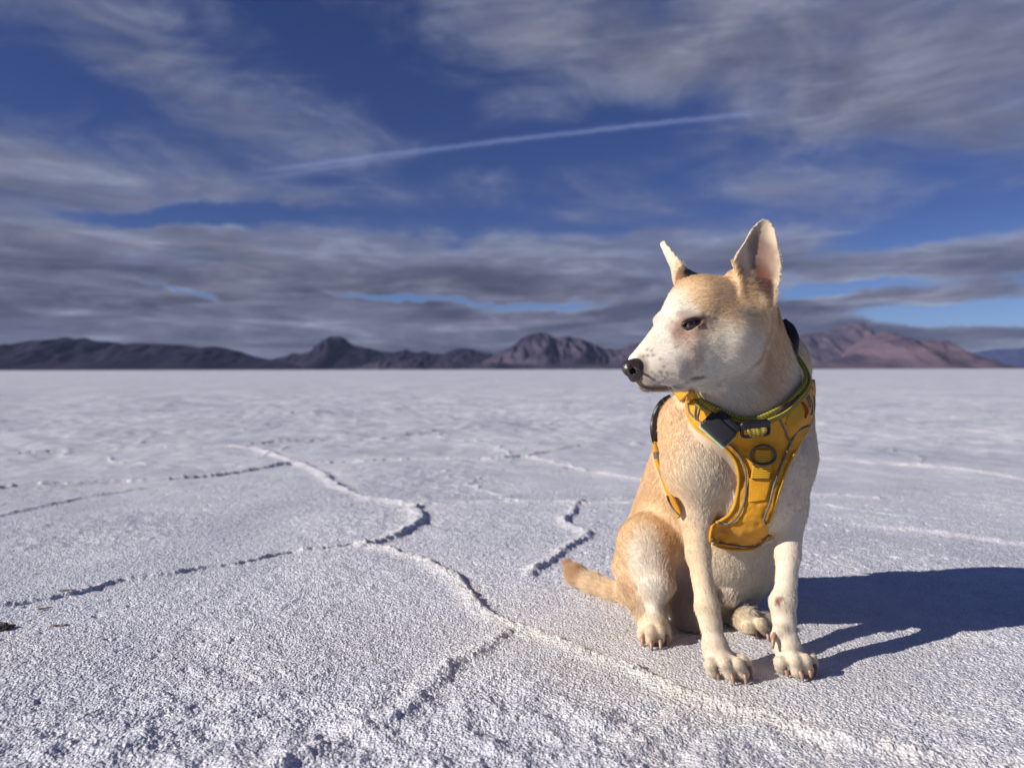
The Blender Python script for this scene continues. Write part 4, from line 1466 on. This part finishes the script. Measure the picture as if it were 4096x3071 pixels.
    fr = ce + np.outer(sq(np.cos(th), .35) * .0200, ax[0]) + np.outer(sq(np.sin(th), .35) * .0105, ax[1])
    tube('buckle', fr, .0027, black, Cc, 8, closed=True)
    rounded_box('buckle_bar', ce + ax[1] * .0055 + ax[2] * .0015, ax, (.040, .0105, .0055), .002, black, Cc)
    gg = []
    for i, t in enumerate(np.linspace(0, 1, 12)):
        row = []
        for s in np.linspace(-1, 1, 9):
            row.append(ce + ax[0] * (.0145 * s * (1 - .25 * t ** 2) + .001) + ax[1] * (.002 - .0155 * t + .004 * t * s * s) + ax[2] * (.0035 + .004 * math.sin(math.pi * t)))
        gg.append(row)
    gg = np.array(gg)
    solid_sheet('band_loop', gg, .003, br, Cc, np.tile(ax[2], (12, 9, 1)), (3.0, 1))
    COVER.append(gg.reshape(-1, 3))

    # tracker box hanging from the collar
    Tk = bpy.data.objects.new('tracker', None); COL.objects.link(Tk); Tk.parent = dog
    tag(Tk, 'black plastic tracker box with a pale green seam hanging from the collar')
    ctr = D.snap([P(2880, 1708, 1.10)], .024)[0]
    axl = frame_axes(P(2935, 1752, 1.06) - P(2820, 1650, 1.08), (-.25, -.93, .28))
    rounded_box('case', ctr, axl, (.047, .027, .020), .0040, black, Tk)
    seam, _, _ = principled('green_seam', (.34, .50, .36), .6, .3)
    rounded_box('seam', ctr - axl[2] * .0085 - axl[1] * .0012, axl, (.0486, .0286, .0022), .0009, seam, Tk, 2)
    rounded_box('clip', ctr + axl[1] * .0185 - axl[2] * .003 + axl[0] * .002, axl, (.040, .012, .017), .004, black, Tk)
    COVER.append(np.array([ctr + axl[0] * a * .027 + axl[1] * b * .015 - axl[2] * .012 for a in np.linspace(-1, 1, 9) for b in np.linspace(-1, 1.8, 7)]))


build_gear()


# ------------------------------------------------------------------ eyes, nose, claws, whiskers
def build_face():
    em, g, b = principled('eye_brown', (.02, .01, .006), .14, .7)
    b.inputs['Coat Weight'].default_value = .6
    b.inputs['Coat Roughness'].default_value = .03
    tc = g.node('ShaderNodeTexCoord').outputs['Object']
    # pupil, iris ring, dark rim by distance from the gaze axis
    gaze = Vector(tuple(EYE[2] - EYE[1] * .22)).normalized()
    ec = EYE[0] - EYE[2] * .0118
    dv = g.vmath('DISTANCE', tc, tuple(np.array(gaze) * .0115), out=1)
    c = g.ramp(g.math('MULTIPLY', dv, 60.0), [(.0, (.004, .003, .003)), (.20, (.005, .003, .003)), (.25, (.065, .026, .010)), (.36, (.035, .014, .006)), (.44, (.006, .004, .003)), (.60, (.03, .024, .02))])
    g.put(b.inputs['Base Color'], c)
    import bmesh
    for k, pos in enumerate((ec, P(2655, 1302, 1.122))):
        bm = bmesh.new()
        bmesh.ops.create_uvsphere(bm, u_segments=32, v_segments=20, radius=.0122 if k == 0 else .009)
        me = bpy.data.meshes.new('eye'); bm.to_mesh(me); bm.free()
        me.polygons.foreach_set('use_smooth', np.ones(len(me.polygons), bool))
        o = bpy.data.objects.new('eye', me); COL.objects.link(o); me.materials.append(em)
        o.location = tuple(pos); o.parent = dog
    lid, _, _ = principled('eyelid_skin', (.028, .018, .015), .45, .5)
    s2, x, n, up3 = EYE
    th = np.linspace(0, math.pi, 26)
    for nm, sg, r, h in (('upper_eyelid', 1, .0022, .0052), ('lower_eyelid', -1, .0013, .0057)):
        p = s2 + np.outer(-np.cos(th) * .0138, x) + np.outer(sg * np.sin(th) ** .8 * h, up3) - np.outer(.0030 * np.cos(th) ** 2 + .0004, n)
        tube(nm, p, r, lid, dog, 8, taper=.7 + .5 * np.sin(th))

    # nose leather
    N = SDF()
    c = P(2534, 1470, 1.063)
    N.cone(P(2546, 1463, 1.065), P(2512, 1465, 1.059), .0122, .0084, .008)
    N.cone(P(2552, 1482, 1.063), P(2518, 1480, 1.055), .0118, .0088, .008)
    N.cone(P(2540, 1490, 1.059), P(2536, 1508, 1.059), .0100, .0075, .006)
    N.cone(P(2530, 1486, 1.053), P(2546, 1484, 1.043), .0034, .0042, .004)
    N.cone(P(2523, 1482, 1.031), P(2533, 1484, 1.053), .0036, .0042, .003, sub=True)
    N.cone(P(2534, 1486, 1.037), P(2552, 1491, 1.047), .0016, .0024, .003, sub=True)
    N.cone(P(2508, 1488, 1.048), P(2520, 1525, 1.053), .0012, .0012, .003, sub=True)
    F, lo, vox = N.grid(.0007)
    V, Q = surface_nets(F, lo, vox)
    m, g, b = principled('nose_leather', (.035, .022, .02), .32, .55)
    tc = g.node('ShaderNodeTexCoord').outputs['Object']
    v = g.node('ShaderNodeTexVoronoi', feature='F1'); g.l.new(tc, v.inputs['Vector']); v.inputs['Scale'].default_value = 620
    n = g.noise(tc, 70, 3, .6)
    g.put(b.inputs['Base Color'], g.mix(g.smooth(n, .4, .65), (.016, .011, .011), (.060, .038, .032)))
    bump(g, b, v.outputs[0], .5, .0007)
    b.inputs['Coat Weight'].default_value = .35
    b.inputs['Coat Roughness'].default_value = .25
    mesh_obj('nose', V, Q, m, dog)
    COVER.append(V[::6])

    # claws
    cm, g, b = principled('claw_horn', (.32, .17, .12), .35, .5)
    tc = g.node('ShaderNodeTexCoord').outputs['Object']
    g.put(b.inputs['Base Color'], g.mix(g.noise(tc, 120, 3, .6), (.24, .12, .085), (.48, .30, .22)))
    b.inputs['Subsurface Weight'].default_value = .0
    for tip, claw in CLAWS:
        tip = np.asarray(tip); claw = np.asarray(claw)
        d = claw - tip
        u = d / np.linalg.norm(d)
        st = tip + u * .002 + np.array([0, 0, .0035])
        mid = (st + claw) / 2 + np.array([0, 0, .0045]) + u * .003
        p = curve_pts([st, mid, claw], 10)
        tube('claw', p, .0043, cm, dog, 8, taper=np.linspace(1, .42, 10) ** .8)

    # a few whiskers
    wm, _, _ = principled('whisker_hair', (.6, .56, .5), .4, .4)
    roots = D.march([(2632, 1508), (2655, 1523), (2647, 1506), (2668, 1532), (2673, 1500), (2691, 1497), (2638, 1533), (2600, 1556), (2640, 1570), (2690, 1566), (2740, 1556)], 0)
    r2 = np.random.default_rng(3)
    for k, q in enumerate(roots):
        d = np.array((.75, -.45, -.45)) if k < 7 else np.array((.35, -.3, -.9))
        d = d + r2.normal(0, .18, 3); d /= np.linalg.norm(d)
        L = r2.uniform(.022, .036) if k < 7 else r2.uniform(.012, .02)
        t = np.linspace(0, 1, 9)[:, None]
        p = q + d * L * t + np.array((0, 0, -1)) * .010 * t ** 2
        tube('whisker', p, .00018, wm, dog, 5, taper=np.linspace(1, .3, 9))


build_face()


# ------------------------------------------------------------------ fur
LEN = [  # centre, radii, length
    (P(2620, 1450, 1.05), (.07, .09, .06), .0028), (P(2760, 1320, 1.07), (.06, .08, .08), .0042),
    (P(2900, 1350, 1.09), (.06, .08, .08), .0065), (P(2766, 1290, 1.05), (.02, .03, .016), .0022),
    (P(3050, 1010, 1.11), (.05, .06, .07), .0024), (P(2690, 1040, 1.17), (.03, .05, .06), .0024),
    (P(3015, 1180, 1.09), (.025, .04, .022), .009),
    (P(2820, 2400, 1.12), (.07, .09, .16), .0046), (P(3145, 2400, 1.12), (.07, .09, .16), .0046),
    (P(2615, 2520, 1.24), (.05, .07, .035), .0045), (P(3020, 2510, 1.30), (.07, .07, .03), .0045),
    (P(2400, 2340, 1.50), (.10, .12, .05), .016), (P(2540, 2400, 1.29), (.03, .05, .03), .013),
    (P(2740, 2400, 1.30), (.06, .07, .06), .014), (P(2930, 2330, 1.30), (.08, .07, .07), .013),
    (P(2700, 2240, 1.28), (.05, .05, .05), .012), (P(2880, 1960, 1.14), (.03, .04, .05), .011),
    (P(2900, 1600, 1.12), (.07, .08, .03), .012), (P(2870, 2060, 1.17), (.02, .04, .02), .012),
]


def build_fur(count=560000):
    T = np.vstack([DQ[:, [0, 1, 2]], DQ[:, [0, 2, 3]]])
    A, B, Cc = DV[T[:, 0]], DV[T[:, 1]], DV[T[:, 2]]
    nrm = np.cross(B - A, Cc - A)
    area = np.linalg.norm(nrm, axis=1) / 2
    mid = (A + B + Cc) / 3
    dens = np.ones(len(T))
    # finer coat on face, ears and feet
    for c, r, w in ((P(2760, 1330, 1.07), (.14, .12, .13), 2.2), (P(2830, 2600, 1.1), (.06, .08, .07), 1.5), (P(3150, 2600, 1.1), (.06, .08, .07), 1.5),
                    (P(3040, 1040, 1.13), (.06, .06, .09), 2.0)):
        q = (((mid - c) / np.array(r)) ** 2).sum(1)
        dens = np.maximum(dens, 1 + (w - 1) * sstep(q, 1.6, .6))
    # the far side of the body is not worth as many hairs
    cdf = np.cumsum(area * dens); cdf /= cdf[-1]
    t = np.searchsorted(cdf, rng.random(count))
    u, v = rng.random(count), rng.random(count)
    f = u + v > 1
    u[f] = 1 - u[f]; v[f] = 1 - v[f]
    p = A[t] + (B - A)[t] * u[:, None] + (Cc - A)[t] * v[:, None]
    n = D.grad(p, .002)
    # cover test
    kd_pts = np.vstack(COVER)
    cell = .004
    key = lambda q: (np.floor(q / cell).astype(np.int64) + 5000) @ np.array([1, 20011, 20011 * 20011])
    occ = []
    for dx in (-2, -1, 0, 1, 2):
        for dy in (-2, -1, 0, 1, 2):
            for dz in (-2, -1, 0, 1, 2):
                if dx * dx + dy * dy + dz * dz <= 2:
                    occ.append(key(kd_pts + np.array([dx, dy, dz]) * cell))
    occ = np.unique(np.concatenate(occ))
    covered = np.isin(key(p + n * .004), occ) | np.isin(key(p + n * .008), occ)
    eq = p - EYE[0]
    eye = ((eq @ EYE[1]) / .0150) ** 2 + ((eq @ EYE[3]) / .0076) ** 2 + ((eq @ EYE[2]) / .012) ** 2 < 1
    ok = ~covered & ~eye & (p[:, 2] > .0025)
    p, n = p[ok], n[ok]
    k = len(p)
    fl = D.flow(p)
    j = np.stack([vnoise3(p, 26, s) for s in (11, 12, 13)], 1) * .20 + np.stack([vnoise3(p, 110, s) for s in (14, 15, 16)], 1) * .08
    fl = fl + j
    tng = fl - n * (fl * n).sum(1, keepdims=True)
    tng /= np.linalg.norm(tng, axis=1, keepdims=True) + 1e-9
    Ln = np.full(k, .0075)
    for c, r, l in LEN:
        q = (((p - c) / np.array(r)) ** 2).sum(1)
        w = sstep(q, 1.7, .4)
        Ln = Ln * (1 - w) + l * w
    Ln = Ln * rng.uniform(.65, 1.25, k)
    guard = rng.random(k) < .04
    Ln = np.where(guard, Ln * 1.5, Ln)
    lift = rng.uniform(.10, .28, k) + .14 * guard + .025 * vnoise3(p, 60, 20)
    clump = vnoise3(p, 200, 21) * .08
    side = np.cross(n, tng)
    jj = (rng.normal(0, .10, k) + clump)[:, None]
    d0 = tng + n * lift[:, None] * 1.5 + side * jj
    d0 /= np.linalg.norm(d0, axis=1, keepdims=True)
    d1 = tng + n * (lift * .35)[:, None] + side * (jj + rng.normal(0, .12, k)[:, None])
    d1 /= np.linalg.norm(d1, axis=1, keepdims=True)
    L = Ln[:, None]
    P0 = p - n * .0006
    P1 = P0 + d0 * L * .34
    P2 = P1 + (d0 * .4 + d1 * .6) * L * .34
    P3 = P2 + d1 * L * .34
    pts = np.stack([P0, P1, P2, P3], 1)
    pts[:, :, 2] = np.maximum(pts[:, :, 2], .001)
    hc = bpy.data.hair_curves.new('fur')
    hc.add_curves([4] * k)
    hc.position_data.foreach_set('vector', pts.astype(np.float32).ravel())
    w = (.00010 + .00005 * np.clip(Ln / .01, .3, 1.5))
    rad = (w[:, None] * np.array([1.0, .95, .75, .15])[None]).astype(np.float32)
    a = hc.attributes.get('radius') or hc.attributes.new('radius', 'FLOAT', 'POINT')
    a.data.foreach_set('value', rad.ravel())
    c = fur_colour(p)
    c = c * rng.uniform(.74, 1.18, k)[:, None]
    col = np.ones((k, 4), dtype=np.float32); col[:, :3] = np.clip(c, 0, .95)
    a = hc.attributes.new('coat', 'FLOAT_COLOR', 'CURVE')
    a.data.foreach_set('color', col.ravel())
    o = bpy.data.objects.new('fur', hc)
    COL.objects.link(o); o.parent = dog
    m = bpy.data.materials.new('fur_strands'); m.use_nodes = True
    g = NG(m.node_tree); g.n.clear()
    out = g.node('ShaderNodeOutputMaterial')
    at = g.node('ShaderNodeAttribute', attribute_name='coat').outputs['Color']
    df = g.node('ShaderNodeBsdfDiffuse'); g.put(df.inputs[0], at)
    tr = g.node('ShaderNodeBsdfTranslucent'); g.put(tr.inputs[0], at)
    gl = g.node('ShaderNodeBsdfHair', component='Reflection')
    gl.inputs['Color'].default_value = (.75, .72, .68, 1)
    gl.inputs['RoughnessU'].default_value = .35; gl.inputs['RoughnessV'].default_value = .9
    m1 = g.node('ShaderNodeMixShader'); m1.inputs[0].default_value = .30
    g.l.new(df.outputs[0], m1.inputs[1]); g.l.new(tr.outputs[0], m1.inputs[2])
    m2 = g.node('ShaderNodeMixShader'); m2.inputs[0].default_value = .08
    g.l.new(m1.outputs[0], m2.inputs[1]); g.l.new(gl.outputs[0], m2.inputs[2])
    g.l.new(m2.outputs[0], out.inputs[0])
    hc.materials.append(m)
    return o


build_fur()


# ------------------------------------------------------------------ clods and grains of dirt on the salt
def build_clod(name, label, cat, px, py, size, mat, seed, group=None, parts=1):
    import bmesh
    base = G(px, py)
    r = random.Random(seed)
    bm = bmesh.new()
    for i in range(parts):
        tmp = bmesh.new()
        bmesh.ops.create_icosphere(tmp, subdivisions=4, radius=1.0)
        co = np.array([v.co[:] for v in tmp.verts])
        s = np.array(size) * (1 if parts == 1 else r.uniform(.35, .6))
        off = np.array([0, 0, 0.0]) if parts == 1 else np.array([(i / (parts - 1) - .5) * size[0] * 1.5, r.uniform(-.4, .4) * size[1], 0])
        nz = vnoise3(co * 1.0 + seed * 3.1 + i, 1.6, seed) * .38 + vnoise3(co + seed + i, 4.5, seed + 2) * .2 + vnoise3(co + i, 11, seed + 3) * .08
        co = co * (1 + nz)[:, None] * s + off
        co[:, 2] = np.maximum(co[:, 2], -.2 * s[2])
        for v, c in zip(tmp.verts, co):
            v.co = Vector(c)
        me = bpy.data.meshes.new('tmp'); tmp.to_mesh(me); tmp.free()
        bm.from_mesh(me); bpy.data.meshes.remove(me)
    me = bpy.data.meshes.new(name); bm.to_mesh(me); bm.free()
    me.polygons.foreach_set('use_smooth', np.ones(len(me.polygons), bool))
    o = bpy.data.objects.new(name, me); COL.objects.link(o); me.materials.append(mat)
    o.location = (base[0], base[1], .002 + ground_h(base[0], base[1]))
    o.rotation_euler = (0, 0, r.uniform(-.3, .3) + .35)
    tag(o, label, cat, group)
    return o


def ground_h(x, y):
    v = gv_lookup
    d = (v[:, 0] - x) ** 2 + (v[:, 1] - y) ** 2
    return float(v[np.argmin(d), 2])


gme = bpy.data.objects['salt_flat'].data
gv_lookup = np.empty(len(gme.vertices) * 3, dtype=np.float32)
gme.vertices.foreach_get('co', gv_lookup)
gv_lookup = gv_lookup.reshape(-1, 3)


def dirt_material(name, a, b_, c):
    m, g, b = principled(name, a, .9, .2)
    tc = g.node('ShaderNodeTexCoord').outputs['Object']
    n = g.noise(tc, 220, 4, .7)
    g.put(b.inputs['Base Color'], g.ramp(n, [(.38, a), (.5, b_), (.62, c)]))
    bump(g, b, g.noise(tc, 400, 3, .7), .6, .002)
    return m


dm = dirt_material('brown_mud', (.04, .018, .012), (.12, .055, .032), (.40, .30, .24))
dk = dirt_material('dark_crust', (.025, .018, .012), (.10, .08, .055), (.50, .46, .38))
build_clod('mud_clod', 'dark speckled clod of mud and salt cut off by the left edge', 'clod', -2, 2514, (.019, .012, .009), dk, 4)
build_clod('mud_crumb', 'rusty brown crumbs lying just above the dark crack at left', 'crumb', 272, 2356, (.014, .005, .003), dm, 7, parts=6)
build_clod('mud_crumb', 'thin brown twiggy crumbs right of the dark clod, lowest of the brown crumbs', 'crumb', 240, 2503, (.012, .0045, .003), dm, 12, parts=6)
build_clod('mud_crumb', 'short brown crumb below the crack, between the rusty and the twiggy crumbs', 'crumb', 180, 2432, (.009, .004, .003), dm, 15, parts=4)
build_clod('mud_crumb', 'tiny brown crumb farthest up the salt, topmost of the brown crumbs', 'crumb', 146, 2286, (.006, .003, .002), dm, 19, parts=3)
blk, _, _ = principled('black_grit', (.015, .012, .012), .7, .3)
build_clod('black_grain', 'black speck on the salt between the front paws, beside the shadow', 'grain', 3073, 2617, (.0014, .0014, .0013), blk, 23)
build_clod('black_grain', 'black speck on the salt in front of the ridge, lower left of the hind paw', 'grain', 2535, 2694, (.0019, .0014, .0013), blk, 27)
build_clod('black_grain', 'black speck on the empty salt polygon far left of the dog', 'grain', 1565, 2620, (.0014, .0014, .0013), blk, 29)


# ------------------------------------------------------------------ air
def build_haze():
    lo = np.array([-24000.0, -600.0, -4.0]); hi = np.array([26000.0, 29000.0, 1500.0])
    V = np.array([(x, y, z) for x in (lo[0], hi[0]) for y in (lo[1], hi[1]) for z in (lo[2], hi[2])])
    F = [(0, 1, 3, 2), (4, 6, 7, 5), (0, 4, 5, 1), (2, 3, 7, 6), (0, 2, 6, 4), (1, 5, 7, 3)]
    m = bpy.data.materials.new('air'); m.use_nodes = True
    g = NG(m.node_tree); g.n.clear()
    out = g.node('ShaderNodeOutputMaterial')
    v = g.node('ShaderNodeVolumePrincipled')
    v.inputs['Color'].default_value = (.50, .62, 1.0, 1)
    v.inputs['Density'].default_value = 0.8e-5
    g.l.new(v.outputs[0], out.inputs['Volume'])
    o = mesh_obj('haze', V, F, m, smooth=False)
    tag(o, kind='stuff')


build_haze()
